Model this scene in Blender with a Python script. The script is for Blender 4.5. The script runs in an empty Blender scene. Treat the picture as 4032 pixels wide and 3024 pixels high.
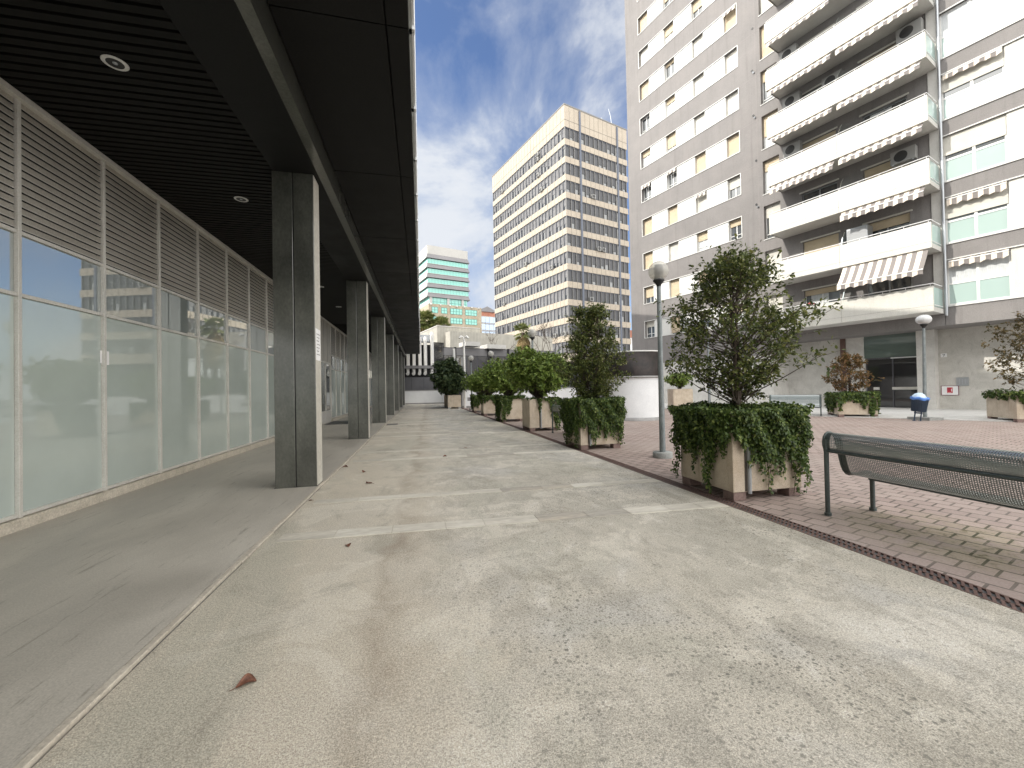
import bpy, math, random
import numpy as np
from mathutils import Vector, Matrix

random.seed(7)
RNG = np.random.default_rng(11)
SC = bpy.context.scene
COL = SC.collection
R = math.radians

# ------------------------------------------------------------------ helpers
class MB:
    """collects shapes; build() links them as one mesh object"""
    def __init__(self):
        self.v = []; self.f = []; self.m = []; self.s = []
    def add(self, vs, fs, m=0, smooth=False):
        b = len(self.v)
        self.v += [tuple(p) for p in vs]
        for q in fs:
            self.f.append([b + i for i in q]); self.m.append(m); self.s.append(smooth)
    def box(self, x0, x1, y0, y1, z0, z1, m=0):
        self.add([(x0,y0,z0),(x1,y0,z0),(x1,y1,z0),(x0,y1,z0),(x0,y0,z1),(x1,y0,z1),(x1,y1,z1),(x0,y1,z1)],
                 [(0,3,2,1),(4,5,6,7),(0,1,5,4),(1,2,6,5),(2,3,7,6),(3,0,4,7)], m)
    def obox(self, c, ax, ay, az, m=0):
        c, ax, ay, az = Vector(c), Vector(ax), Vector(ay), Vector(az)
        vs = [c + sx*ax + sy*ay + sz*az for sz in (-1,1) for sx, sy in ((-1,-1),(1,-1),(1,1),(-1,1))]
        self.add(vs, [(0,3,2,1),(4,5,6,7),(0,1,5,4),(1,2,6,5),(2,3,7,6),(3,0,4,7)], m)
    def bar(self, p0, p1, w, t, m=0, up=(0,0,1)):
        p0, p1 = Vector(p0), Vector(p1); d = p1 - p0
        s = d.cross(Vector(up)).normalized(); u = s.cross(d).normalized()
        self.obox((p0 + p1)/2, d/2, s*w/2, u*t/2, m)
    def frustum(self, x0, x1, y0, y1, z0, z1, o, m=0):
        self.add([(x0-o,y0-o,z0),(x1+o,y0-o,z0),(x1+o,y1+o,z0),(x0-o,y1+o,z0),(x0,y0,z1),(x1,y0,z1),(x1,y1,z1),(x0,y1,z1)],
                 [(0,3,2,1),(4,5,6,7),(0,1,5,4),(1,2,6,5),(2,3,7,6),(3,0,4,7)], m)
    def tube(self, pts, r, n=8, m=0, smooth=True, caps=True):
        pts = [Vector(p) for p in pts]
        rs = r if isinstance(r, (list, tuple)) else [r]*len(pts)
        rings = []
        d0 = (pts[1]-pts[0]).normalized()
        a = d0.orthogonal().normalized()
        for i, p in enumerate(pts):
            d = (pts[min(i+1, len(pts)-1)] - pts[max(i-1, 0)]).normalized()
            a = (a - d*a.dot(d)).normalized(); b = d.cross(a)
            rings.append([p + (a*math.cos(2*math.pi*k/n) + b*math.sin(2*math.pi*k/n))*rs[i] for k in range(n)])
        vs = [q for rg in rings for q in rg]; fs = []
        for i in range(len(pts)-1):
            for k in range(n):
                fs.append((i*n+k, i*n+(k+1)%n, (i+1)*n+(k+1)%n, (i+1)*n+k))
        self.add(vs, fs, m, smooth)
        if caps:
            self.add(rings[0][::-1], [tuple(range(n))], m); self.add(rings[-1], [tuple(range(n))], m)
    def lathe(self, prof, n=24, c=(0,0,0), m=0, smooth=True):
        vs = []; fs = []
        for r, z in prof:
            for k in range(n):
                a = 2*math.pi*k/n
                vs.append((c[0]+max(r,1e-4)*math.cos(a), c[1]+max(r,1e-4)*math.sin(a), c[2]+z))
        for i in range(len(prof)-1):
            for k in range(n):
                fs.append((i*n+k, i*n+(k+1)%n, (i+1)*n+(k+1)%n, (i+1)*n+k))
        self.add(vs, fs, m, smooth)
    def poly(self, pts, z0, z1, m=0):
        n = len(pts)
        self.add([(p[0],p[1],z0) for p in pts] + [(p[0],p[1],z1) for p in pts],
                 [tuple(range(n-1,-1,-1)), tuple(range(n,2*n))] + [(i,(i+1)%n,n+(i+1)%n,n+i) for i in range(n)], m)
    def quad(self, a, b, c, d, m=0):
        self.add([a,b,c,d], [(0,1,2,3)], m)
    def build(self, name, mats, parent=None, bevel=0):
        me = bpy.data.meshes.new(name)
        me.from_pydata(self.v, [], self.f)
        for x in (mats if isinstance(mats, (list, tuple)) else [mats]): me.materials.append(x)
        me.polygons.foreach_set('material_index', self.m)
        me.polygons.foreach_set('use_smooth', self.s)
        me.update()
        o = bpy.data.objects.new(name, me); COL.objects.link(o)
        if parent: o.parent = parent
        if bevel:
            b = o.modifiers.new('bevel', 'BEVEL'); b.width = bevel; b.segments = 2; b.limit_method = 'ANGLE'; b.angle_limit = R(50)
        return o

def tag(o, label=None, cat=None, group=None, kind=None):
    if label: o['label'] = label
    if cat: o['category'] = cat
    if group: o['group'] = group
    if kind: o['kind'] = kind
    return o
def thing(name, label, cat, loc=(0,0,0), rot=0.0, group=None):
    o = bpy.data.objects.new(name, None); COL.objects.link(o)
    o.location = loc; o.rotation_euler = (0,0,rot); o.empty_display_size = .2
    return tag(o, label, cat, group)

# ------------------------------------------------------------------ materials
def mat(name, col=(.5,.5,.5), rough=.6, metal=0., spec=.5):
    m = bpy.data.materials.new(name); m.use_nodes = True
    b = m.node_tree.nodes['Principled BSDF']
    b.inputs['Base Color'].default_value = (*col, 1); b.inputs['Roughness'].default_value = rough
    b.inputs['Metallic'].default_value = metal; b.inputs['Specular IOR Level'].default_value = spec
    return m
class NT:
    def __init__(self, m): self.t = m.node_tree; self.n = self.t.nodes; self.l = self.t.links; self.b = self.n.get('Principled BSDF')
    def new(self, typ, **kw):
        x = self.n.new(typ)
        for k, v in kw.items():
            if k.startswith('i_'):
                x.inputs[k[2:].replace('_', ' ')].default_value = v
            else: setattr(x, k, v)
        return x
    def link(self, a, b): self.l.new(a, b)
    def pos(self, scale=(1,1,1), rot=(0,0,0), obj=False):
        if obj: src = self.new('ShaderNodeTexCoord').outputs['Object']
        else: src = self.new('ShaderNodeNewGeometry').outputs['Position']
        mp = self.new('ShaderNodeMapping'); mp.inputs['Scale'].default_value = scale; mp.inputs['Rotation'].default_value = rot
        self.link(src, mp.inputs[0]); return mp.outputs[0]
    def noise(self, vec, scale, detail=5, rough=.6, dist=0):
        x = self.new('ShaderNodeTexNoise'); self.link(vec, x.inputs['Vector'])
        x.inputs['Scale'].default_value = scale; x.inputs['Detail'].default_value = detail
        x.inputs['Roughness'].default_value = rough; x.inputs['Distortion'].default_value = dist
        return x.outputs['Fac']
    def ramp(self, fac, stops):
        x = self.new('ShaderNodeValToRGB'); e = x.color_ramp.elements
        while len(e) < len(stops): e.new(.5)
        for i, (p, c) in enumerate(stops):
            e[i].position = p; e[i].color = (*c, 1) if not isinstance(c, (int, float)) else (c, c, c, 1)
        self.link(fac, x.inputs[0]); return x.outputs[0]
    def mix(self, fac, a, b, blend='MIX'):
        x = self.new('ShaderNodeMix', data_type='RGBA', blend_type=blend)
        for s, v in ((x.inputs[0], fac), (x.inputs[6], a), (x.inputs[7], b)):
            if hasattr(v, 'links'): self.link(v, s)
            else: s.default_value = v if isinstance(v, (int, float)) else (*v, 1)
        return x.outputs[2]
    def math(self, op, a, b=0., c=None):
        x = self.new('ShaderNodeMath', operation=op)
        for i, v in enumerate((a, b) if c is None else (a, b, c)):
            if hasattr(v, 'links'): self.link(v, x.inputs[i])
            else: x.inputs[i].default_value = v
        return x.outputs[0]
    def bump(self, h, strength=.3, dist=.01):
        x = self.new('ShaderNodeBump'); x.inputs['Strength'].default_value = strength; x.inputs['Distance'].default_value = dist
        self.link(h, x.inputs['Height']); self.link(x.outputs[0], self.b.inputs['Normal']); return x
    def base(self, c): self.link(c, self.b.inputs['Base Color'])

def noisy(name, c0, c1, scale=3., rough=.7, bump=.0, fine=60., metal=0., stretch=(1,1,1), spec=.5, lo=.35, hi=.65):
    m = mat(name, c0, rough, metal, spec); t = NT(m)
    p = t.pos(stretch); n = t.noise(p, scale, 6, .65)
    c = t.ramp(n, [(lo, c0), (hi, c1)])
    f = t.noise(p, fine, 3, .6)
    c = t.mix(.35, c, t.ramp(f, [(.3, .25), (.7, .75)]), 'OVERLAY')
    t.base(c)
    if bump: t.bump(f, bump, .01)
    r = t.ramp(n, [(.3, max(0, rough-.08)), (.7, min(1, rough+.08))]); t.link(r, t.b.inputs['Roughness'])
    return m

def leafmat(name, stops, trans=.25, rough=.45):
    m = mat(name, (.1,.15,.04), rough, 0, .35); t = NT(m)
    g = t.new('ShaderNodeNewGeometry')
    c = t.ramp(g.outputs['Random Per Island'], stops); t.base(c)
    tr = t.new('ShaderNodeBsdfTranslucent'); t.link(c, tr.inputs[0])
    mx = t.new('ShaderNodeMixShader'); mx.inputs[0].default_value = trans
    t.link(t.b.outputs[0], mx.inputs[1]); t.link(tr.outputs[0], mx.inputs[2])
    t.link(mx.outputs[0], t.n['Material Output'].inputs[0])
    return m

def glass(name, col, refl=.25, rough=.02, base_rough=.5, tintn=0.):
    """opaque tinted pane with a mirror-like coat"""
    m = mat(name, col, base_rough, 0, .3); t = NT(m)
    gl = t.new('ShaderNodeBsdfGlossy'); gl.inputs['Roughness'].default_value = rough
    gl.inputs['Color'].default_value = (.95,.97,.96,1)
    fr = t.new('ShaderNodeFresnel'); fr.inputs[0].default_value = 1.5
    f = t.math('MULTIPLY_ADD', fr.outputs[0], .9, refl)
    f = t.math('MINIMUM', f, .95)
    mx = t.new('ShaderNodeMixShader'); t.link(f, mx.inputs[0])
    t.link(t.b.outputs[0], mx.inputs[1]); t.link(gl.outputs[0], mx.inputs[2])
    t.link(mx.outputs[0], t.n['Material Output'].inputs[0])
    if tintn:
        n = t.noise(t.pos(), 1.2, 4, .6)
        t.base(t.ramp(n, [(.3, tuple(c*(1-tintn) for c in col)), (.7, tuple(c*(1+tintn) for c in col))]))
    return m

def concrete_path():
    m = mat('path_concrete', (.4,.38,.34), .8); t = NT(m)
    p = t.pos(); sep = t.new('ShaderNodeSeparateXYZ'); t.link(p, sep.inputs[0])
    big = t.noise(p, .38, 5, .6, .5); mid = t.noise(p, 1.5, 8, .66, .4); fin = t.noise(p, 70, 4, .7); gr = t.noise(p, 170, 2, .6)
    c = t.ramp(big, [(.36, (.42,.39,.325)), (.48, (.50,.46,.385)), (.56, (.455,.43,.38)), (.66, (.525,.495,.445))])
    # cream half along the arcade, cooler grey half towards the drain
    cream = t.ramp(t.math('ADD', sep.outputs[0], t.math('MULTIPLY_ADD', mid, 1.4, -.7)), [(.0, 1.), (.75, 0.)])
    c = t.mix(t.math('MULTIPLY', cream, .55), c, (.60,.535,.425))
    # pale scaled patches with a ragged edge
    w = t.noise(t.pos((1,1.35,1), (0,0,.3)), .9, 9, .62, .9)
    c = t.mix(t.ramp(w, [(.535, 0.), (.56, .45)]), c, (.66,.615,.525))
    # olive damp film
    g = t.noise(t.pos((.9,.55,1), (0,0,.4)), .6, 8, .64, .6)
    c = t.mix(t.ramp(g, [(.50, 0.), (.58, .55)]), c, (.43,.41,.335))
    # darker grubby islands
    k = t.noise(t.pos((1.1,.7,1), (0,0,-.5)), 1.15, 9, .70, .7)
    c = t.mix(t.ramp(k, [(.525, 0.), (.62, .55)]), c, (.31,.28,.225))
    k2 = t.noise(t.pos((1.2,.8,1), (0,0,.2)), 3.1, 10, .74, .5); cool = t.math('MULTIPLY_ADD', cream, -.8, 1.)
    c = t.mix(t.math('MULTIPLY', t.ramp(k2, [(.50, 0.), (.575, .50)]), cool), c, (.33,.305,.255))
    c = t.mix(t.math('MULTIPLY', t.ramp(k2, [(.36, .45), (.43, 0.)]), cool), c, (.64,.61,.55))
    # brown water stain running along the walkway
    wob = t.noise(p, .8, 5, .6)
    xx = t.math('ADD', t.math('MULTIPLY_ADD', sep.outputs[1], -.02, sep.outputs[0]), t.math('MULTIPLY_ADD', wob, -.9, .80))
    side = t.ramp(t.math('MULTIPLY_ADD', xx, 1.25, .5), [(.0, 0.), (.36, 0.), (.50, 1.), (.64, .6), (1., 0.)])
    br = t.math('MULTIPLY', side, t.ramp(t.noise(p, 1.6, 7, .68), [(.32, .08), (.58, .55)]))
    c = t.mix(br, c, (.27,.21,.15))
    # grain
    c = t.mix(.5, c, t.ramp(fin, [(.34, .22), (.66, .74)]), 'OVERLAY')
    c = t.mix(.5, c, t.ramp(gr, [(.36, .12), (.64, .86)]), 'OVERLAY')
    # dark pits, thicker in patches
    warp = t.new('ShaderNodeVectorMath', operation='ADD'); t.link(t.pos((1,1,0)), warp.inputs[0])
    wn = t.new('ShaderNodeTexNoise'); wn.inputs['Scale'].default_value = 40; t.link(p, wn.inputs['Vector'])
    ws = t.new('ShaderNodeVectorMath', operation='SCALE'); ws.inputs[3].default_value = .022; t.link(wn.outputs['Color'], ws.inputs[0]); t.link(ws.outputs[0], warp.inputs[1])
    pm = t.ramp(t.noise(t.pos((1,.8,1)), .55, 6, .66), [(.38, .10), (.58, 1.)])
    pm = t.math('MULTIPLY', pm, t.math('MULTIPLY_ADD', cream, -.75, 1.))
    for sc, r0, r1, amt in ((11, .11, .17, .9), (24, .18, .26, .9), (48, .24, .36, .8)):
        vo = t.new('ShaderNodeTexVoronoi'); t.link(warp.outputs[0], vo.inputs['Vector']); vo.inputs['Scale'].default_value = sc
        keep = t.ramp(vo.outputs['Color'], [(.34, 0.), (.42, 1.)])
        d = t.math('MULTIPLY', t.ramp(vo.outputs['Distance'], [(r0, 1.), (r1, 0.)]), t.math('MULTIPLY', keep, amt))
        c = t.mix(t.math('MULTIPLY', d, pm), c, (.15,.145,.12))
    t.base(c); t.bump(fin, .25, .004)
    t.link(t.ramp(big, [(.35, .62), (.65, .85)]), t.b.inputs['Roughness'])
    return m

def arcade_floor_mat():
    m = mat('arcade_terrazzo', (.3,.27,.23), .5); t = NT(m); p = t.pos()
    n = t.noise(t.pos((1,.45,1), (0,0,.25)), 1.1, 7, .62, .5); f = t.noise(p, 95, 4, .7); s = t.noise(t.pos((6,.7,1), (0,0,-.5)), 1.6, 7, .75)
    c = t.ramp(n, [(.34, (.36,.33,.285)), (.66, (.50,.465,.405))])
    c = t.mix(t.ramp(s, [(.58, 0.), (.66, .6)]), c, (.20,.18,.15))
    u = t.noise(t.pos((9,.9,1), (0,0,1.1)), 1.1, 8, .75); c = t.mix(t.ramp(u, [(.60, 0.), (.66, .55)]), c, (.19,.17,.14))
    d = t.noise(p, 7, 8, .75); c = t.mix(t.ramp(d, [(.60, 0.), (.68, .35)]), c, (.47,.44,.39))
    c = t.mix(.4, c, t.ramp(f, [(.32, .28), (.68, .72)]), 'OVERLAY')
    t.base(c); t.bump(f, .15, .003); t.link(t.ramp(n, [(.3, .38), (.7, .6)]), t.b.inputs['Roughness'])
    return m

GRID = math.atan2(-.955, .296)
def paver_mat():
    m = mat('clay_pavers', (.3,.2,.17), .8); t = NT(m)
    p = t.pos((1,1,1), (0,0,-GRID))
    br = t.new('ShaderNodeTexBrick', offset=.5); t.link(p, br.inputs['Vector'])
    for k, v in (('Scale', 1.), ('Mortar Size', .011), ('Mortar Smooth', .2), ('Brick Width', .215), ('Row Height', .205), ('Bias', 0.)):
        br.inputs[k].default_value = v
    br.inputs['Color1'].default_value = (.40,.315,.28,1); br.inputs['Color2'].default_value = (.31,.24,.212,1)
    br.inputs['Mortar'].default_value = (.10,.08,.065,1)
    w = t.pos(); n = t.noise(w, .5, 6, .62); f = t.noise(w, 60, 4, .7)
    c = t.mix(t.ramp(n, [(.42, 0.), (.62, .6)]), br.outputs[0], (.36,.30,.265))
    # moss and grit washed from under the bench
    sep = t.new('ShaderNodeSeparateXYZ'); t.link(w, sep.inputs[0])
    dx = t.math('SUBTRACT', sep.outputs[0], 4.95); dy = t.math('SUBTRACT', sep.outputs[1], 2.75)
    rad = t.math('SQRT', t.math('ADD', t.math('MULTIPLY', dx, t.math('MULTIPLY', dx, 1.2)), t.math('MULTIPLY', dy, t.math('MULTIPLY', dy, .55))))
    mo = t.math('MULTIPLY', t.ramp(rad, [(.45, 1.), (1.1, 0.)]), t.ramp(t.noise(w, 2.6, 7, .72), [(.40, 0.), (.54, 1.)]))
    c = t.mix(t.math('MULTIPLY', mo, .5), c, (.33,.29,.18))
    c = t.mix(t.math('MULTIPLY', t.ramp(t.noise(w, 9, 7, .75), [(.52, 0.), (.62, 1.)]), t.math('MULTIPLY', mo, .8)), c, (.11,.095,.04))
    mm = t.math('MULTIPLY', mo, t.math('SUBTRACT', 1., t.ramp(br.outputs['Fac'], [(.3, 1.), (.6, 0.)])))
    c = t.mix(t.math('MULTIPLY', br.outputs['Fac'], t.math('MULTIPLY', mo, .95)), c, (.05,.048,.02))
    c = t.mix(.35, c, t.ramp(f, [(.3, .26), (.7, .74)]), 'OVERLAY')
    t.base(c)
    h = t.math('MULTIPLY_ADD', br.outputs['Fac'], -1., t.math('MULTIPLY', f, .3)); t.bump(h, .6, .006)
    return m

def stone_mat(name, c0, c1, veins=.5):
    m = mat(name, c0, .55); t = NT(m); p = t.pos((1,1,1), (.5,.6,.2))
    n = t.noise(p, 1.4, 8, .7, .8); v = t.noise(t.pos((3,3,1.1), (.7,.5,.3)), 2.2, 8, .75, .5); f = t.noise(p, 50, 4, .7)
    c = t.ramp(n, [(.35, c0), (.65, c1)])
    c = t.mix(t.ramp(v, [(.56, 0.), (.66, veins)]), c, tuple(x*.6 for x in c0))
    c = t.mix(.4, c, t.ramp(f, [(.32, .27), (.68, .73)]), 'OVERLAY'); t.base(c); return m

def tub_mat():
    m = mat('tub_concrete', (.5,.43,.34), .85); t = NT(m); p = t.pos()
    n = t.noise(p, 3.2, 7, .65); f = t.noise(p, 120, 3, .7); s = t.noise(t.pos((7,7,.8)), 1.5, 5, .6)
    c = t.ramp(n, [(.33, (.46,.375,.28)), (.62, (.58,.50,.40))])
    c = t.mix(t.ramp(s, [(.55, 0.), (.72, .45)]), c, (.30,.25,.19))
    c = t.mix(.45, c, t.ramp(f, [(.32, .25), (.68, .75)]), 'OVERLAY')
    t.base(c); t.bump(f, .4, .004); return m

def perforated_mat():
    m = mat('perforated_steel', (.30,.33,.33), .30, .65); t = NT(m)
    uv = t.new('ShaderNodeUVMap')
    sc = t.new('ShaderNodeVectorMath', operation='SCALE'); sc.inputs[3].default_value = 1/.018; t.link(uv.outputs[0], sc.inputs[0])
    fr = t.new('ShaderNodeVectorMath', operation='FRACTION'); t.link(sc.outputs[0], fr.inputs[0])
    sb = t.new('ShaderNodeVectorMath', operation='SUBTRACT'); t.link(fr.outputs[0], sb.inputs[0]); sb.inputs[1].default_value = (.5,.5,0)
    ln = t.new('ShaderNodeVectorMath', operation='LENGTH'); t.link(sb.outputs[0], ln.inputs[0])
    hole = t.math('LESS_THAN', ln.outputs['Value'], .29)
    tr = t.new('ShaderNodeBsdfTransparent'); mx = t.new('ShaderNodeMixShader')
    t.link(hole, mx.inputs[0]); t.link(t.b.outputs[0], mx.inputs[1]); t.link(tr.outputs[0], mx.inputs[2])
    t.link(mx.outputs[0], t.n['Material Output'].inputs[0])
    return m

def ribbed(name, c0, c1, scale, axis='z', rough=.6):
    m = mat(name, c0, rough); t = NT(m)
    p = t.pos(obj=True); w = t.new('ShaderNodeTexWave', wave_type='BANDS', bands_direction=axis.upper(), wave_profile='SIN')
    t.link(p, w.inputs['Vector']); w.inputs['Scale'].default_value = scale; w.inputs['Distortion'].default_value = 0
    c = t.ramp(w.outputs[1], [(.15, c1), (.5, c0)]); n = t.noise(t.pos(), 1.2, 5, .6)
    c = t.mix(.4, c, t.ramp(n, [(.3, .35), (.7, .65)]), 'OVERLAY'); t.base(c)
    t.bump(w.outputs[1], .5, .02); return m

M = {}
def setup_mats():
    M['path'] = concrete_path(); M['arcfloor'] = arcade_floor_mat(); M['paver'] = paver_mat()
    M['ground'] = noisy('ground_asphalt', (.10,.10,.10), (.16,.155,.15), .5, .9, .2)
    M['pave'] = noisy('pavement_slabs', (.50,.50,.48), (.60,.59,.57), .8, .7, .1)
    M['strip'] = noisy('travertine', (.42,.39,.33), (.60,.56,.48), 2.2, .7, .25, 26, stretch=(.35,2.2,1))
    t = NT(M['strip']); lk = t.b.inputs['Base Color'].links[0].from_socket
    gi = t.new('ShaderNodeNewGeometry'); t.base(t.mix(.75, lk, t.ramp(gi.outputs['Random Per Island'], [(0, .30), (.35, .5), (1, .62)]), 'OVERLAY'))
    M['kerb'] = noisy('kerb_stone', (.42,.375,.31), (.54,.49,.41), 2.5, .75, .3, 45)
    M['joint'] = mat('joint_dark', (.06,.05,.04), .9)
    M['iron'] = noisy('rusty_iron', (.12,.072,.062), (.20,.125,.105), 5, .65, .2, 90, .3)
    M['dark'] = mat('dark_void', (.012,.012,.013), .8)
    M['colfront'] = noisy('column_metal', (.065,.068,.058), (.115,.118,.10), 2.2, .42, .05, 30, .55, (1,1,.6))
    t = M['colfront'].node_tree.nodes['Principled BSDF']; t.inputs['Coat Weight'].default_value = 1.; t.inputs['Coat Roughness'].default_value = .16; t.inputs['Coat IOR'].default_value = 1.8
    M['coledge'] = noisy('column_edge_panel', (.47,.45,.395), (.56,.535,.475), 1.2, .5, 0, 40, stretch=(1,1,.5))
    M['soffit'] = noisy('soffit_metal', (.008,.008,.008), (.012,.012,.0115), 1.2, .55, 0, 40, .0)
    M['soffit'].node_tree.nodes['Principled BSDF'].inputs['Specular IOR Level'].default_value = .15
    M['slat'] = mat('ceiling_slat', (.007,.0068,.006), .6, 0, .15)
    M['louvre'] = noisy('louvre_metal', (.46,.43,.375), (.53,.50,.44), 1.5, .5, 0, 50, .5)
    M['mullion'] = noisy('aluminium', (.58,.565,.52), (.67,.65,.60), 3, .42, 0, 60, .2)
    M['frost'] = glass('frosted_glass', (.44,.50,.465), .08, .03, .45, .06)
    M['clear'] = glass('office_glass', (.24,.275,.265), .24, .005, .4)
    M['plinth'] = noisy('plinth_stone', (.42,.38,.31), (.55,.50,.42), 5, .8, .3, 40)
    M['doorglass'] = glass('door_glass', (.045,.05,.043), .22, .01)
    M['white_curtain'] = mat('curtain_wall_white', (.70,.71,.72), .2)
    M['curtain_glass'] = glass('curtain_wall_glass', (.16,.20,.23), .25, .01)
    M['render'] = noisy('grey_render', (.192,.181,.176), (.228,.216,.21), .7, .85, .15, 40)
    M['white'] = noisy('white_panel', (.58,.58,.56), (.64,.64,.62), .6, .6, 0, 40)
    M['cream'] = noisy('cream_panel', (.54,.53,.485), (.60,.59,.545), .6, .55, 0, 40)
    M['whitewall'] = noisy('white_wall', (.66,.67,.68), (.76,.77,.78), .7, .8, .1, 30)
    M['frame'] = mat('window_frame_white', (.74,.74,.72), .4)
    t = NT(M['render']); lk = t.b.inputs['Base Color'].links[0].from_socket
    st = t.noise(t.pos((2.2,2.2,.10)), 1.6, 7, .7); bl = t.noise(t.pos(), .35, 6, .65)
    c = t.mix(t.ramp(st, [(.52, 0.), (.70, .35)]), lk, (.12,.112,.108)); c = t.mix(t.ramp(bl, [(.50, 0.), (.66, .30)]), c, (.235,.215,.205)); t.base(c)
    for q in ('cream', 'white'):
        t = NT(M[q]); lk = t.b.inputs['Base Color'].links[0].from_socket
        st = t.noise(t.pos((3.5,3.5,.22)), 1.6, 8, .72); t.base(t.mix(t.ramp(st, [(.54, 0.), (.72, .38)]), lk, (.36,.34,.29)))
    M['jamb'] = mat('window_reveal', (.24,.22,.215), .8)
    M['pane'] = glass('window_pane', (.05,.055,.06), .12, .01)
    M['paleglass'] = glass('frosted_green_pane', (.36,.47,.44), .08, .12)
    M['curtain'] = noisy('net_curtain', (.45,.47,.48), (.62,.64,.64), 9, .8, 0, 40, stretch=(6,6,.3))
    M['shut_beige'] = ribbed('roller_shutter_beige', (.66,.55,.39), (.42,.34,.23), 7.5)
    M['shut_pale'] = ribbed('roller_shutter_pale', (.70,.68,.61), (.46,.44,.39), 7.5)
    M['steel'] = mat('galvanised_steel', (.42,.44,.46), .4, .7)
    M['whitesteel'] = mat('white_rail', (.78,.78,.78), .35)
    M['stripe_dark'] = mat('awning_taupe', (.20,.18,.17), .85); M['stripe_light'] = mat('awning_cream', (.72,.64,.54), .85)
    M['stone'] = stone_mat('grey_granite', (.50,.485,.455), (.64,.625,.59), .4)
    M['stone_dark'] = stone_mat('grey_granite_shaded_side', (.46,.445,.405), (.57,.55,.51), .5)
    M['stone_pale'] = stone_mat('pale_granite', (.50,.49,.46), (.60,.59,.56), .2)
    M['lobbyglass'] = glass('lobby_glass', (.010,.010,.011), .035, .01)
    M['fanlight'] = glass('fanlight_glass', (.115,.155,.135), .06, .05)
    M['tub'] = tub_mat(); M['foot'] = noisy('tub_foot', (.17,.115,.10), (.25,.175,.155), 7, .8, .3)
    M['soil'] = noisy('soil', (.05,.035,.025), (.09,.065,.045), 20, .95, .5)
    M['pipe'] = mat('grey_pvc', (.34,.35,.36), .5)
    M['bark'] = noisy('bark', (.055,.042,.032), (.11,.085,.065), 14, .9, .5, 60, stretch=(1,1,.3))
    M['perf'] = perforated_mat(); M['benchsteel'] = noisy('bench_paint', (.065,.08,.078), (.095,.115,.112), 4, .4, 0, 60, .4)
    M['lamppole'] = noisy('lamp_pole_paint', (.17,.195,.20), (.25,.275,.275), 6, .55, .1, 70, .2)
    M['lampbase'] = noisy('lamp_base_concrete', (.25,.26,.25), (.33,.335,.32), 7, .8, .3)
    M['black'] = mat('black_plastic', (.012,.012,.013), .4)
    M['lamp_inner'] = mat('lamp_louvre', (.16,.16,.155), .5)
    g = mat('lamp_globe', (.75,.74,.70), .08); t = NT(g)
    tr = t.new('ShaderNodeBsdfTransparent'); tr.inputs[0].default_value = (.88,.87,.83,1)
    mx = t.new('ShaderNodeMixShader'); mx.inputs[0].default_value = .42
    t.link(tr.outputs[0], mx.inputs[1]); t.link(t.b.outputs[0], mx.inputs[2]); t.link(mx.outputs[0], t.n['Material Output'].inputs[0])
    M['globe'] = g
    M['opal'] = mat('opal_globe', (.62,.63,.63), .2)
    M['tower_cream'] = noisy('tower_panel', (.39,.335,.265), (.44,.385,.31), .5, .75, .05, 8)
    M['tower_joint'] = mat('tower_joint', (.20,.18,.15), .8)
    M['tower_mull'] = mat('tower_mullion', (.17,.167,.163), .5)
    M['tower_glass'] = glass('tower_glass', (.035,.037,.04), .10, .02)
    M['tower_blind'] = noisy('tower_blind', (.11,.112,.118), (.20,.20,.205), 1.1, .7, 0, 20)
    M['tower_blind_shade'] = noisy('tower_blind_shaded_face', (.04,.042,.047), (.07,.072,.078), .9, .45, 0, 20)  # darker copy for the right face, its shade put into the colour
    M['tower_pipe'] = mat('tower_pipe', (.10,.115,.15), .5)
    M['ac_white'] = mat('ac_casing', (.27,.27,.26), .5); M['ac_fan'] = mat('ac_grille', (.03,.03,.03), .6)
    M['gt_light'] = noisy('pale_cladding', (.38,.375,.35), (.43,.42,.395), .3, .6, 0, 10)
    M['gt_grey'] = noisy('grey_cladding', (.17,.165,.17), (.21,.205,.21), .3, .6, 0, 10)
    M['gt_glass'] = glass('green_glass', (.13,.46,.38), .06, .04)
    M['gt_line'] = mat('green_mullion', (.05,.16,.14), .5)
    M['gt_stone'] = noisy('ochre_stone', (.30,.255,.18), (.42,.36,.27), 1.0, .8, .1, 3)
    M['blueglass'] = glass('blue_glass', (.30,.44,.66), .12, .05); M['blue_band'] = mat('grey_spandrel', (.33,.34,.36), .6)
    M['brickred'] = noisy('red_brick', (.30,.12,.08), (.40,.18,.12), .6, .85)
    M['conc'] = ribbed('board_marked_concrete', (.47,.45,.39), (.37,.355,.31), 1.3, 'y', .85)
    M['conc_plain'] = noisy('pale_concrete', (.50,.49,.46), (.60,.59,.56), 1.0, .8, .1)
    M['darkclad'] = noisy('dark_cladding', (.075,.075,.085), (.10,.10,.11), .8, .5, 0, 30)
    M['darkglass'] = glass('dark_window', (.05,.048,.05), .30, .01)
    M['greyclad'] = noisy('grey_fascia', (.19,.185,.19), (.23,.225,.23), .8, .6)
    M['duct'] = noisy('white_duct', (.70,.69,.66), (.78,.77,.74), 1.5, .45, 0, 20, .1)
    M['mesh'] = noisy('brown_mesh_panel', (.006,.005,.0045), (.035,.025,.023), 3.5, .5, 0, 120, .3)  # lighter blotches in the colour stand in for reflections
    M['coping'] = noisy('coping', (.25,.245,.24), (.33,.325,.32), 2, .7)
    M['fence'] = mat('fence_grey', (.06,.065,.07), .6)
    M['greenrail'] = glass('green_rail_panel', (.09,.16,.14), .12, .05)
    M['bin'] = noisy('bin_paint', (.045,.07,.11), (.065,.095,.145), 4, .5, 0, 60, .3)
    M['bag'] = mat('blue_bag', (.10,.24,.62), .35); M['bag_pale'] = mat('pale_bag', (.55,.68,.80), .4)
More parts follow.
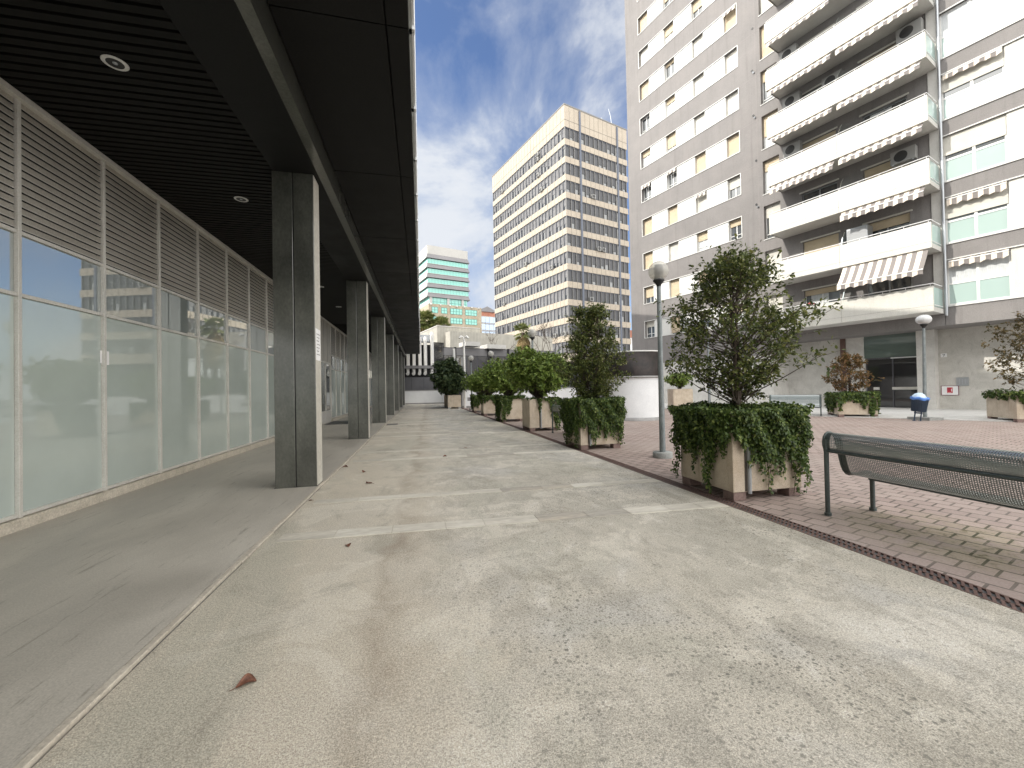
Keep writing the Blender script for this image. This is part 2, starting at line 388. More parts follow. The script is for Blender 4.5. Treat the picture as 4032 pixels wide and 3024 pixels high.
    M['paper'] = mat('paper', (.80,.80,.80), .7); M['ink'] = mat('ink', (.22,.22,.23), .7)
    M['red'] = mat('red_print', (.50,.04,.06), .5); M['signframe'] = mat('sign_frame', (.16,.03,.05), .5)
    M['pinkrag'] = mat('pink_cloth', (.75,.12,.16), .8)
    M['dryleaf'] = noisy('dry_leaf', (.075,.028,.016), (.22,.095,.055), 25, .6, .3, 200)
    M['leaf_tree'] = leafmat('privet_leaf', [(.0,(.040,.058,.016)),(.45,(.085,.112,.028)),(.8,(.155,.18,.048)),(1,(.27,.27,.09))])
    M['leaf_ivy'] = leafmat('ivy_leaf', [(.0,(.034,.060,.016)),(.5,(.070,.115,.026)),(.85,(.13,.185,.042)),(1,(.23,.27,.075))])
    M['leaf_bush'] = leafmat('pittosporum_leaf', [(.0,(.065,.105,.020)),(.5,(.150,.225,.042)),(.85,(.25,.33,.068)),(1,(.36,.42,.13))])
    M['leaf_dark'] = leafmat('oleander_leaf', [(.0,(.024,.044,.020)),(.6,(.055,.085,.035)),(1,(.13,.165,.07))])
    M['leaf_autumn'] = leafmat('maple_leaf', [(.0,(.07,.062,.018)),(.4,(.15,.105,.035)),(.8,(.26,.15,.07)),(1,(.36,.21,.11))])
    M['leaf_palm'] = leafmat('palm_frond', [(.0,(.08,.11,.03)),(.6,(.19,.22,.07)),(1,(.38,.38,.16))], .15)
    M['leaf_palmdry'] = leafmat('dead_frond', [(.0,(.19,.13,.06)),(.6,(.36,.27,.13)),(1,(.52,.42,.23))], .15, .8)
setup_mats()

# ------------------------------------------------------------------ camera
def make_camera():
    f = 1590.; yaw = R(12.7); p = math.atan(.0116); r = math.atan(.0188)
    F = Vector((math.sin(yaw)*math.cos(p), math.cos(yaw)*math.cos(p), math.sin(p)))
    R0 = Vector((math.cos(yaw), -math.sin(yaw), 0)); U0 = R0.cross(F)
    Rr = R0*math.cos(r) - U0*math.sin(r); U = U0*math.cos(r) + R0*math.sin(r)
    cd = bpy.data.cameras.new('camera'); cam = bpy.data.objects.new('camera', cd); COL.objects.link(cam)
    cam.matrix_world = Matrix(((Rr.x,U.x,-F.x,0),(Rr.y,U.y,-F.y,0),(Rr.z,U.z,-F.z,1.5),(0,0,0,1)))
    cd.sensor_width = 36; cd.lens = 36*f/4032; cd.clip_start = .05; cd.clip_end = 3000
    SC.camera = cam
make_camera()

# ------------------------------------------------------------------ sun, sky
SUN_DIR = Vector((-1, -.065, .76)).normalized()     # towards the sun
SKY_K = .15
def make_light():
    el = math.asin(SUN_DIR.z); az = math.atan2(SUN_DIR.x, SUN_DIR.y)
    ld = bpy.data.lights.new('sun', 'SUN'); ld.energy = 2.0; ld.angle = R(.5); ld.color = (1,.95,.86)
    lo = bpy.data.objects.new('sun', ld); COL.objects.link(lo)
    lo.rotation_euler = SUN_DIR.to_track_quat('Z', 'Y').to_euler(); lo.location = (-30,-10,60)
    w = bpy.data.worlds.new('World'); SC.world = w; w.use_nodes = True
    nt = w.node_tree; n = nt.nodes; l = nt.links
    for x in list(n): n.remove(x)
    class W: pass
    m = W(); m.node_tree = nt; t = NT(m)
    sky = t.new('ShaderNodeTexSky', sky_type='NISHITA'); sky.sun_disc = False
    sky.sun_elevation = el; sky.sun_rotation = az; sky.altitude = 50; sky.air_density = 1.0; sky.dust_density = .6; sky.ozone_density = 1.6
    tc = t.new('ShaderNodeTexCoord')
    mp = t.new('ShaderNodeMapping'); t.link(tc.outputs['Generated'], mp.inputs[0])
    mp.inputs['Scale'].default_value = (1,1,1.25); mp.inputs['Location'].default_value = (.37,.1,.21); mp.inputs['Rotation'].default_value = (0,0,.5)
    n1 = t.noise(mp.outputs[0], 2.6, 9, .58, .25)
    mp2 = t.new('ShaderNodeMapping'); t.link(tc.outputs['Generated'], mp2.inputs[0]); mp2.inputs['Location'].default_value = (1.3,.4,0)
    n2 = t.noise(mp2.outputs[0], 1.15, 3, .5)
    # broken cloud: a fluffy bank low in the north, thin veils above it, bright overcast added outside the view as fill light
    nrm = t.new('ShaderNodeVectorMath', operation='NORMALIZE'); t.link(tc.outputs['Generated'], nrm.inputs[0])
    def toward(v):
        d = t.new('ShaderNodeVectorMath', operation='DOT_PRODUCT'); t.link(nrm.outputs[0], d.inputs[0]); d.inputs[1].default_value = Vector(v).normalized(); return d.outputs['Value']
    bank = t.ramp(toward((.03,.93,.36)), [(.935, 0.), (.985, .10)])
    seen_sky = t.ramp(toward((.40,.77,.50)), [(.50, 0.), (.72, 1.)])
    s = t.math('ADD', t.math('MULTIPLY_ADD', n2, .35, n1), bank)
    cov = t.ramp(s, [(.62, .05), (.72, .34), (.83, .95)])
    shade = t.ramp(n1, [(.42, (1.75,2.05,2.55)), (.62, (2.75,2.85,3.0))])
    dim = t.new('ShaderNodeVectorMath', operation='SCALE'); t.link(sky.outputs[0], dim.inputs[0]); dim.inputs[3].default_value = .50
    near = t.mix(cov, t.mix(1., dim.outputs[0], (.80,.93,1.16), 'MULTIPLY'), shade)
    far = t.mix(t.ramp(t.math('MULTIPLY_ADD', n2, .5, n1), [(.45, .55), (.75, 1.)]), sky.outputs[0], (10.6,10.4,10.1))
    c = t.mix(seen_sky, far, near)
    bg = t.new('ShaderNodeBackground'); bg.inputs[1].default_value = SKY_K; t.link(c, bg.inputs[0])
    out = t.new('ShaderNodeOutputWorld'); t.link(bg.outputs[0], out.inputs[0])
    SC.view_settings.view_transform = 'Standard'; SC.view_settings.look = 'None'
    SC.view_settings.exposure = 1.05; SC.view_settings.gamma = 1.0
make_light()

# ------------------------------------------------------------------ ground
DRAIN = [(3.84,-9.),(3.76,0.),(3.74,1.83),(3.62,8.07),(3.42,18.0),(3.14,31.5),(3.05,33.3)]
def dx(y):
    for (a,b),(c,d) in zip(DRAIN, DRAIN[1:]):
        if y <= d: return a + (c-a)*(y-b)/(d-b)
    return DRAIN[-1][0]
def make_ground():
    b = MB(); b.box(-400,500,-200,700,-.3,-.012); tag(b.build('ground', M['ground']), kind='structure')
    b = MB(); pts = [(-1.562,-9)] + DRAIN + [(3.05,45.2),(-2.3,45.2),(-2.3,44.2),(-1.562,44.2)]
    b.poly(pts, -.2, 0); tag(b.build('path', M['path']), kind='structure')
    b = MB(); b.box(-4.9,-1.625,-9,44.2,-.2,.012); tag(b.build('arcade_floor', M['arcfloor']), kind='structure')
    # kerb strip, broken here and there
    b = MB(); rr = random.Random(3); y = -9.
    while y < 44.2:
        L = rr.uniform(.6,1.5); w = rr.uniform(-.006,.006)
        b.box(-1.622, -1.578+w, y+.004, min(y+L,44.2), -.2, .016+rr.uniform(-.003,.003)); y += L
    tag(b.build('kerb_strip', M['kerb'], bevel=.004), kind='structure')
    # plaza
    b = MB(); pts = [(x+.2, y) for x, y in DRAIN] + [(8,34.3),(14.8,36.),(15.5,22.5),(17.06,15.2),(20.03,10.47),(24.2,4.5),(30,-9)]
    b.poly(pts[::-1], -.2, -.004); tag(b.build('plaza_paving', M['paver']), kind='structure')
    b = MB(); pts = [(14.8,36.),(15.5,22.5),(17.06,15.2),(20.03,10.47),(24.2,4.5),(30,-9),(38,-9),(33,5),(28.5,17),(20,46),(14.8,46)]
    b.poly(pts, -.2, .03); tag(b.build('pavement', M['pave']), kind='structure')
    # worn travertine strips across the path
    rr = random.Random(5)
    for y0, w in ((4.40,.24),(5.80,.20),(9.05,.22),(10.3,.2),(13.7,.24),(15.0,.2),(18.4,.24),(19.7,.2),(23.0,.24),(24.4,.2),(27.7,.24),(32.0,.24)):
        b = MB(); x = -1.45
        while x < dx(y0)-.05:
            L = min(rr.uniform(.42,.62), dx(y0)-.01-x)
            sk = lambda q: y0 + .10 - .042*(q+1.5)
            h = .004 + rr.uniform(0,.0015)
            xa, xb = x+.004, x+L-.004
            b.add([(xa,sk(xa),-.01),(xb,sk(xb),-.01),(xb,sk(xb)+w,-.01),(xa,sk(xa)+w,-.01),(xa,sk(xa),h),(xb,sk(xb),h),(xb,sk(xb)+w,h),(xa,sk(xa)+w,h)],
                  [(4,5,6,7),(0,1,5,4),(1,2,6,5),(2,3,7,6),(3,0,4,7)])
            x += L
        tag(b.build('stone_strip', M['strip']), kind='structure')
    # slot drain with an iron grating
    b = MB(); b2 = MB()
    ys = [-2 + .5*i for i in range(72)]
    for ya, yb in zip(ys, ys[1:]):
        xa, xb = dx(ya), dx(yb)
        for off, w in ((.003,.014),(.183,.014)):
            b.add([(xa+off,ya,-.05),(xa+off+w,ya,-.05),(xb+off+w,yb,-.05),(xb+off,yb,-.05),(xa+off,ya,.002),(xa+off+w,ya,.002),(xb+off+w,yb,.002),(xb+off,yb,.002)],
                  [(4,5,6,7),(0,1,5,4),(1,2,6,5),(2,3,7,6),(3,0,4,7)])
        b2.add([(xa,ya,-.06),(xa+.2,ya,-.06),(xb+.2,yb,-.06),(xb,yb,-.06)], [(0,1,2,3)])
    y = -2.
    while y < 33.2:
        x = dx(y); st = .046 if y < 14 else .092
        for s in (1,-1):
            cx = x + .10 + s*.043
            b.obox((cx, y+.012*s, 0), (.041, .026, 0), (-.004, .0085, 0), (0,0,.0015))
        b.box(x+.096, x+.104, y-.018, y+.018, -.006, .0018)
        y += st
    g = thing('drain_grating', 'long rusty iron drain grating between the concrete path and the red pavers', 'drain')
    b.build('grate', M['iron'], g); b2.build('channel', M['dark'], g)
    # small manhole plate by the third column
    b = MB(); b.box(-1.52,-1.05,18.6,19.2,-.02,.005); b.box(-1.48,-1.09,18.64,19.16,-.02,.008,1)
    tag(b.build('manhole_cover', [M['iron'], M['fence']], bevel=.003), 'small dark metal cover in the path beside the third column', 'manhole cover')
make_ground()

# ------------------------------------------------------------------ arcade building
def make_arcade():
    B = thing('arcade_building', 'dark office building with a colonnade and frosted shopfront along the path', 'building', (0,0,0))
    # body above the soffit
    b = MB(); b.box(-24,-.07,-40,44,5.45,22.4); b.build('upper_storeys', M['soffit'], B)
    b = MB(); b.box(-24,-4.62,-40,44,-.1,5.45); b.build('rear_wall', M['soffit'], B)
    b = MB()
    for k in range(6):
        z = 5.47 + 2.82*k
        b.box(-.066,-.012,-40,43.95,z,z+.10,0)
    y = -40
    while y < 44:
        b.box(-.066,-.006,y,y+.07,5.42,22.4,0); y += 1.27
    b.box(-.068,-.035,-40,44,5.42,22.4,1)
    b.build('curtain_wall', [M['white_curtain'], M['curtain_glass']], B)
    # outer soffit panels with joints
    b = MB(); y = -8.
    while y < 44:
        b.box(-1.42,-.31,y+.008,min(y+3.1,44)-.008,5.37,5.449); b.box(-.29,-.072,y+.008,min(y+3.1,44)-.008,5.37,5.449); y += 3.1
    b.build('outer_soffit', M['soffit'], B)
    # beam over the columns
    b = MB(); b.box(-2.22,-1.57,-8,44,5.0,5.448); b.box(-1.566,-1.43,-8,44,5.002,5.44,1)
    b.build('beam', [M['soffit'], M['colfront']], B)
    # slatted ceiling
    b = MB(); b.box(-4.6,-2.222,-8,44,5.08,5.44,1); y = -7.9
    while y < 43.9:
        b.box(-4.6,-2.224,y,y+.085,5.0,5.06,0); y += .125 if y < 22 else .25
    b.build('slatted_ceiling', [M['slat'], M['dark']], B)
    # columns
    for i, y in enumerate((.8,6.97,13.45,19.85,25.95,31.5,37.3,42.6)):
        b = MB(); b.box(-2.24,-1.948,y,y+.36,.0,5.0); b.box(-1.934,-1.64,y,y+.36,.0,5.0); b.box(-1.95,-1.93,y+.02,y+.34,.0,5.0,1)
        b.box(-2.26,-1.62,y-.015,y+.375,.0,.014,1)
        o = b.build('column', [M['colfront'], M['dark']], B, .006)
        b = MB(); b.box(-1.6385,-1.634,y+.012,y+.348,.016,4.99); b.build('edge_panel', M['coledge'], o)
    # shopfront
    pl = MB(); pl.box(-4.62,-4.42,-8,19.9,-.05,.14); pl.box(-4.62,-4.42,22.1,44,-.05,.14); pl.build('plinth', M['plinth'], B, .006)
    X = -4.47
    ys = [5.72 + 1.275*i for i in range(-9, 12)]
    ys = [y for y in ys if y < 19.8] + [19.9]
    ys2 = [22.1 + 1.275*i for i in range(0, 18) if 22.1 + 1.275*i < 44]
    fr = MB()
    for seg in (ys, ys2):
        for y in seg: fr.box(X-.06,X+.02,y-.023,y+.023,.14,4.93)
        for z in (.17,2.68,3.40): fr.box(X-.05,X+.012,seg[0]+.03,seg[-1]-.03,z-.022,z+.022)
    fr.box(X-.08,X+.05,-8,44,4.93,5.0)
    fr.build('shopfront_frame', M['mullion'], B, .004)
    for seg in (ys, ys2):
        for ya, yb in zip(seg, seg[1:]):
            b = MB(); b.box(X-.045,X-.02,ya+.028,yb-.028,.19,2.655); b.build('frosted_pane', M['frost'], B)
            b = MB(); b.box(X-.045,X-.02,ya+.028,yb-.028,2.705,3.375); b.build('upper_pane', M['clear'], B)
            b = MB(); z = 3.43; n = 17; st = (4.93-3.43)/n
            for k in range(n):
                z0 = 3.43 + k*st
                xa_, xb_ = X-.020, X-.006; y0_, y1_ = ya+.03, yb-.03
                b.add([(xa_,y0_,z0+st*.98),(xa_,y1_,z0+st*.98),(xb_,y1_,z0+.024),(xb_,y0_,z0+.024),(xb_+.004,y1_,z0+.010),(xb_+.004,y0_,z0+.010),(xa_,y1_,z0+.004),(xa_,y0_,z0+.004)],
                      [(0,3,2,1)]); b.f += [[len(b.v)-8+q for q in f] for f in ((3,5,4,2),(5,7,6,4))]; b.m += [2,1]; b.s += [False,False]  # lip highlight and underside shade put into the face colours
            b.add([(X-.08,ya+.03,3.43),(X-.08,yb-.03,3.43),(X-.08,yb-.03,4.93),(X-.08,ya+.03,4.93)], [(0,1,2,3)], 1)
            b.build('louvre', [M['louvre'], M['dark'], M['mullion']], B)
    # recessed entrance between the panes
    d = MB(); d.box(X-.06,X+.0,19.93,22.07,2.97,4.93)
    for y in (20.6,21.35): d.box(X+.0,X+.006,y-.008,y+.008,2.99,4.92,1)
    d.build('metal_panel', [M['louvre'], M['joint']], B)
    d = MB(); d.box(X-.05,X-.03,19.95,22.05,.62,2.9); dr = d.build('door', M['doorglass'], B)
    d = MB()
    for y in (19.95,21.0,22.05): d.box(X-.06,X,y-.03,y+.03,.02,2.97)
    d.box(X-.06,X,19.95,22.05,2.9,2.97); d.box(X-.055,X-.005,19.98,22.02,.02,.6); d.build('door_frame', M['mullion'], dr)
    d = MB(); d.tube([(X+.05,20.9,.95),(X+.05,20.9,1.35)], .015, 8); d.build('handle', M['steel'], dr)
    d = MB(); d.box(-4.35,-3.1,19.9,22.0,.0,.022); tag(d.build('door_mat', M['black']), 'dark rubber mat on the arcade floor in front of the glass door', 'doormat')
    for x, y in ((-3.05,-1.2),(-3.05,1.9),(-3.08,5.0),(-3.1,8.1),(-3.15,11.3),(-3.2,14.4),(-3.25,17.7),(-3.3,24),(-3.3,30)):
        b = MB(); b.lathe([(.075,4.992),(.105,4.992),(.112,4.997),(.105,5.0)], 24, (x,y,0)); o = b.build('downlight', M['white'], B)
        b = MB(); b.lathe([(.0,4.997),(.075,4.996)], 20, (x,y,0)); b.lathe([(.0,4.985),(.022,4.99),(.022,4.997)], 12, (x,y,0), 1); b.build('lens', [M['black'], M['steel']], o)
    n = MB(); n.box(-1.634,-1.631,6.99,7.28,2.02,2.53)
    for k in range(7):
        n.box(-1.631,-1.6295,7.03+.02*(k%2),7.24-.03*(k%3),2.44-.055*k,2.446-.055*k+.006,1)
    tag(n.build('notice', [M['paper'], M['ink']]), 'tall white notice on the right side of the nearest arcade column', 'notice')
    n = MB(); n.box(-4.486,-4.482,6.94,7.0,1.98,2.16); n.box(-4.486,-4.482,7.06,7.11,1.96,2.16)
    tag(n.build('notice', M['paper']), 'small white paper stuck behind the frosted shopfront by a mullion', 'notice')
make_arcade()

# ------------------------------------------------------------------ grid-aligned frame
TA = Vector((-.296,.955,0)).normalized(); NI = Vector((.955,.296,0)).normalized()
AO = TA*26.29 + NI*27.8
def apw(x, y, z): return AO - TA*x + NI*y + Vector((0,0,z))

ST = 2.98
def louvred_window(B, x0, x1, z0, z1, state, rr, y=.0, two=True):
    """window = frame mesh (part) with pane and shutter as sub-parts. state: closed fraction of the shutter"""
    b = MB(); t = .045; yb = y+.30
    b.box(x0,x0+t,yb-.05,yb,z0,z1); b.box(x1-t,x1,yb-.05,yb,z0,z1); b.box(x0+t,x1-t,yb-.05,yb,z0,z0+t); b.box(x0+t,x1-t,yb-.05,yb,z1-t,z1)
    if two: xm = (x0+x1)/2; b.box(xm-.03,xm+.03,yb-.055,yb-.003,z0+t,z1-t)
    if state < .5: b.box(x0+t,x1-t,yb-.052,yb-.004,z0+.32,z0+.36)
    w = b.build('window', M['frame'], B)
    b = MB(); b.box(x0+t*.5,x1-t*.5,yb-.02,yb+.01,z0+.02,z1-.02); b.build('pane', M['pane'] if rr.random() < .7 else M['curtain'], w)
    if state > 0:
        zb = z1 - (z1-z0)*state
        b = MB(); b.box(x0+.012,x1-.012,yb-.085,yb-.062,zb,z1); b.build('shutter', M['shut_beige'] if rr.random() < .62 else M['shut_pale'], w)
    return w

def awning(name, label, group, x0, x1, y0, z0, y1, z1, val, nst, frame=True, scallop=True):
    """striped cloth from the fixing line (y0,z0) to the front bar (y1,z1) with a hanging valance"""
    o = apw(x0, y0, z0); T = thing(name, label, 'awning', o, GRID, group)
    w = x1-x0; b = MB(); sub = 4
    for i in range(nst*sub):
        xa, xb = w*i/(nst*sub), w*(i+1)/(nst*sub); m = (i//sub) % 2
        dy, dz = y1-y0, z1-z0
        for j in range(4):
            a, c = j/4, (j+1)/4
            sg = lambda q: -.04*math.sin(math.pi*q)*abs(dz)
            b.add([(xa,dy*a,dz*a+sg(a)),(xb,dy*a,dz*a+sg(a)),(xb,dy*c,dz*c+sg(c)),(xa,dy*c,dz*c+sg(c))], [(0,1,2,3)], m)
    b.build('canopy', [M['stripe_light'], M['stripe_dark']], T)
    b = MB()
    for i in range(nst*sub):
        xa, xb = w*i/(nst*sub), w*(i+1)/(nst*sub); m = (i//sub) % 2
        s = lambda q: val*(1 - (.22*abs(math.sin(math.pi*q*nst/2/w*1.0)) if scallop else 0)) + .02*math.sin(9*q)
        b.add([(xa,dy-.02,dz),(xb,dy-.02,dz),(xb,dy-.03,dz-s(xb)),(xa,dy-.03,dz-s(xa))], [(0,1,2,3)], m)
    b.build('valance', [M['stripe_light'], M['stripe_dark']], T)
    b = MB(); b.tube([(0,dy-.015,dz),(w,dy-.015,dz)], .028, 8); b.build('front_bar', M['whitesteel'], T)
    if frame:
        b = MB()
        for q in (.06, w-.06):
            b.tube([(q,.02,-.25),(q,dy*.5,dz*.5-.2),(q,dy,dz)], .016, 6)
        b.build('arm', M['steel'], T)
    return T

def ac_unit(label, lx, ly, lz, w=.8, h=.56, d=.3, group=None, mx=None):
    T = thing('air_conditioner', label, 'air conditioner', apw(lx,ly,lz) if mx is None else mx, GRID, group)
    b = MB(); b.box(0,w,0,d,0,h); b.build('casing', M['ac_white'], T, .015)
    b = MB(); b.lathe([(.0,-.0),(h*.36,0),(h*.40,.012)], 20)
    b.v = [(w*.42+p[0], -.012+p[2]*.5, h*.5+p[1]) for p in b.v]; b.build('fan', M['ac_fan'], T)
    b = MB(); b.box(.08,.14,.02,d,-.04,0); b.box(w-.14,w-.08,.02,d,-.04,0); b.build('bracket', M['steel'], T)
    return T

def make_apartment():
    B = thing('apartment_building', 'tall grey apartment block with white balconies and striped awnings on the right', 'building', AO, GRID)
    rr = random.Random(21); NK = 11; TOP = 38.6; XR = 33.
    # ---- wall
    w = MB()
    bands = [(5.71+ST*k, 7.13+ST*k) for k in range(NK)]
    z = 3.42
    for zb, zt in bands:
        w.box(0,11.4,0,.32,z,zb); w.box(0,1.52,0,.32,zb,zt); w.box(10.22,11.4,0,.32,zb,zt); z = zt
    w.box(0,11.4,0,.32,z,TOP)
    w.box(1.52,10.22,.33,.42,5.71,TOP-.5)                 # back of the window bands
    w.box(0,.32,.32,13,0,TOP); w.box(0,33,13,13.3,0,TOP); w.box(0,33,.33,13,TOP-.3,TOP-.02)
    # strip beside the loggias, with tall openings
    z = 4.15
    for k in range(NK):
        zb, zt = 5.03+ST*k, 7.23+ST*k
        w.box(11.4,12.72,0,.32,z,zb); w.box(11.4,11.71,0,.32,zb,zt); w.box(11.71,12.72,.33,.42,zb,zt); z = zt
    w.box(11.4,12.72,0,.32,z,TOP)
    for k in range(NK):                                    # wall behind the balconies
        z = 4.72+ST*k
        w.box(12.72,19.56,0,.3,z+2.38,z+ST)
        for xa, xb in ((12.72,13.93),(15.75,16.95),(18.77,19.56)): w.box(xa,xb,0,.3,z,z+2.38)
    w.box(12.72,19.9,0,.3,4.15,4.72)
    w.box(11.4,12.72,.0,.3,3.42,4.15)
    # right bay spandrels
    z = 4.15
    for k in range(NK):
        zb = 5.08+ST*k
        w.box(19.92,XR,0,.32,z,zb); z = 7.25+ST*k
    w.box(19.92,XR,0,.32,z,TOP)
    w.box(19.92,XR,.28,.32,5.0,TOP-.5)
    w.box(11.9,XR,.3,2.0,4.15,4.3)                          # soffit over the recessed ground floor
    w.build('wall', M['render'], B)
    # shadow joints at every storey
    j = MB()
    for k in range(NK):
        z = 7.13+ST*k+.06
        j.box(.01,1.45,-.003,.01,z-.012,z+.012); j.box(10.3,11.62,-.003,.01,z-.012,z+.012)
    j.box(11.39,11.41,-.003,.01,3.5,TOP); j.build('storey_joint', M['jamb'], B)
    # pillar and downpipe
    p = MB(); p.box(19.56,19.92,-.05,.3,4.72,TOP); p.build('pillar', M['conc_plain'], B)
    p = MB(); p.tube([(19.98,-.12,4.6),(19.98,-.12,TOP)], .06, 8); p.build('downpipe', M['steel'], B)
    # white infill panels and trims of the window bands
    cols = [(1.52,2.54),(4.14,5.11),(6.73,7.66),(9.27,10.22)]
    states = {0:[.35,.92,.5,.4],1:[.62,1,.55,.3],2:[1,1,.42,.3],3:[1,1,1,.5],4:[.0,.0,1,1],5:[.3,.72,1,1],6:[.0,.25,1,1],7:[.96,.15,.9,.92],8:[1,.45,.5,.55],9:[1,.5,.0,.4],10:[.5,1,.7,.4]}
    for k, (zb, zt) in enumerate(bands):
        for xa, xb in ((2.54,4.14),(5.11,6.73),(7.66,9.27)):
            q = MB(); q.box(xa,xb,.02,.255,zb+.002,zt-.002); q.build('white_panel', M['white'], B)
        q = MB(); q.box(1.48,10.26,-.035,.05,zb-.05,zb); q.box(1.48,10.26,-.03,.06,zt,zt+.05); q.box(1.47,1.52,-.03,.02,zb,zt); q.box(10.22,10.27,-.03,.02,zb,zt)
        q.build('band_trim', M['white'], B)
        for c, (xa, xb) in enumerate(cols):
            louvred_window(B, xa, xb, zb, zt, states[k][c], rr)
    # tall windows beside the loggias
    for k in range(NK):
        zb, zt = 5.03+ST*k, 7.23+ST*k
        louvred_window(B, 11.71, 12.72, zb, zt, (.55,.4,.35,.3,.6,.3,1,1,.6,.4,.4)[k], rr, .0, False)
        q = MB(); q.box(11.68,12.71,-.04,.06,zb-.05,zb); q.build('sill', M['white'], B)
    # right bay
    for k in range(NK):
        zb, zt = 5.08+ST*k, 7.25+ST*k
        for xa, xb in ((19.98,21.96),(26.2,28.2)):
            b = MB(); y = .17
            b.box(xa,xa+.07,y-.06,y,zb,zt); b.box(xb-.07,xb,y-.06,y,zb,zt); b.box(xa+.07,xb-.07,y-.06,y,zb,zb+.09); b.box(xa+.07,xb-.07,y-.06,y,zt-.06,zt)
            xm = (xa+xb)/2; b.box(xm-.05,xm+.05,y-.065,y-.004,zb+.09,zt-.06); b.box(xa+.07,xm-.05,y-.062,y-.004,zb+1.0,zb+1.09); b.box(xm+.05,xb-.07,y-.062,y-.004,zb+1.0,zb+1.09)
            wn = b.build('window', M['frame'], B)
            b = MB(); b.box(xa+.05,xb-.05,y-.04,y-.02,zb+.05,zb+1.04); b.build('lower_pane', M['paleglass'], wn)
            b = MB(); b.box(xa+.05,xb-.05,y-.04,y-.02,zb+1.05,zt-.04); b.build('upper_pane', M['curtain'] if k in (0,4) else M['pane'], wn)
            cl = (.0,.45,.42,.38,.0,.3,.5,.2,.4,.4,.4)[k]
            if cl:
                b = MB(); b.box(xa+.02,xb-.02,y-.10,y-.07,zt-(zt-zb)*cl,zt); b.build('shutter', M['shut_pale'], wn)
        b = MB(); b.box(21.97,26.19,.03,.27,zb+.002,zt-.002); b.box(28.21,33,.03,.27,zb+.002,zt-.002); b.build('white_panel', M['cream'], B)
        b = MB(); b.box(19.94,33,-.05,.08,zb-.055,zb); b.box(19.94,33,-.05,.06,zt,zt+.05); b.build('band_trim', M['white'], B)
    # vents
    for x, zz in ((11.27,25.41),(11.18,22.6),(11.2,19.55),(11.31,16.45),(11.25,13.52),(11.3,10.48)):
        b = MB(); b.tube([(x,.02,zz),(x,-.03,zz)], .07, 12); o = b.build('vent', M['black'], B)
        if zz not in (25.41,16.45,10.48):
            b = MB(); b.tube([(x+.12,-.04,zz-.2),(x+.12,-.1,zz-.22)], .06, 10); b.build('vent_pipe', M['steel'], o)
    # ---- balconies
    for k in range(NK):
        z = 4.72+ST*k
        s = MB(); s.box(12.82,19.88,-1.38,-.002,z,z+.22); o = s.build('balcony_slab', M['conc_plain'], B)
        pz = MB()
        pz.box(12.79,16.335,-1.5,-1.385,z,z+1.2); pz.box(16.345,19.88,-1.5,-1.385,z,z+1.2); pz.box(12.79,12.88,-1.384,-.02,z+.0,z+1.2)
        pt = pz.build('balcony_parapet', M['cream'], B, .006)
        l = MB(); l.box(12.8,19.87,-1.5035,-1.49,z+.28,z+.29); l.build('drip_line', M['jamb'], pt)
        g = MB(); g.box(19.84,19.865,-1.36,-.1,z+.25,z+1.15); g.build('side_glass', M['paleglass'], B)
        r = MB(); r.tube([(12.84,-1.44,z+1.31),(19.86,-1.44,z+1.31),(19.86,-.1,z+1.31)], .022, 6)
        for q in range(9): xx = 12.9+q*.86; r.tube([(xx,-1.44,z+1.19),(xx,-1.44,z+1.31)], .012, 5)
        r.tube([(19.87,-1.3,z+.32),(19.87,-.1,z+.32)], .02, 5)
        r.build('handrail', M['whitesteel'], B)
        # glazing behind the balcony
        for xa, xb in ((13.93,15.75),(16.95,18.77)):
            b = MB(); y = .2; zt = z+2.38
            b.box(xa,xa+.06,y-.06,y-.001,z+.25,zt); b.box(xb-.06,xb,y-.06,y-.001,z+.25,zt); b.box(xa+.06,xb-.06,y-.06,y-.001,zt-.06,zt); b.box((xa+xb)/2-.03,(xa+xb)/2+.03,y-.06,y-.002,z+.25,zt-.06)
            wn = b.build('balcony_door', M['frame'] if rr.random() < .6 else M['steel'], B)
            b = MB(); b.box(xa+.03,xb-.03,y-.03,y-.003,z+.25,zt-.03); b.build('pane', M['pane'], wn)
            if rr.random() < .6:
                b = MB(); b.box(xa+.02,xb-.02,y-.10,y-.075,zt-rr.uniform(.25,1.2),zt); b.build('shutter', M['shut_beige'], wn)
            if rr.random() < .6:
                b = MB(); b.box(xa+.3,xa+1.2,y-.034,y-.031,z+.3,zt-.1); b.build('curtain', M['curtain'], wn)
            b = MB(); b.box(xa-.1,xb+.1,-.05,.0,zt+.02,zt+.10); b.build('shutter_box', M['cream'], wn)
        # frosted fin between the two flats
        b = MB(); pr = [(-1.3,z+.25),(-.01,z+.25),(-.01,z+2.3),(-.35,z+2.3),(-.8,z+2.05),(-1.1,z+1.7),(-1.28,z+1.3)]
        n = len(pr)
        b.add([(16.32,a,c) for a, c in pr]+[(16.36,a,c) for a, c in pr], [tuple(range(n)), tuple(range(2*n-1,n-1,-1))]+[(i,n+i,n+(i+1)%n,(i+1)%n) for i in range(n)])
        b.build('privacy_screen', M['paleglass'], B)
    # ---- ground floor
    g = MB(); g.box(0,12.0,.02,.3,-.1,3.415); g.box(.0,.3,.3,13,-.1,3.41); g.build('base_course', M['stone_pale'], B)
    g = MB(); g.box(11.8,12.0,.3,2.1,-.1,4.14); g.box(12.0,14.94,2.0,2.2,-.1,4.148); g.build('lobby_wall', M['stone'], B)
    g = MB(); g.box(14.94,15.2,1.9,2.2,-.1,4.148); g.build('dark_pier', M['iron'], B)
    g = MB(); g.box(15.2,16.05,1.98,2.3,-.1,4.148); g.build('lobby_wall', M['stone'], B)
    g = MB(); g.box(18.46,19.15,1.45,2.05,-.1,4.148); g.build('pier', M['stone'], B)
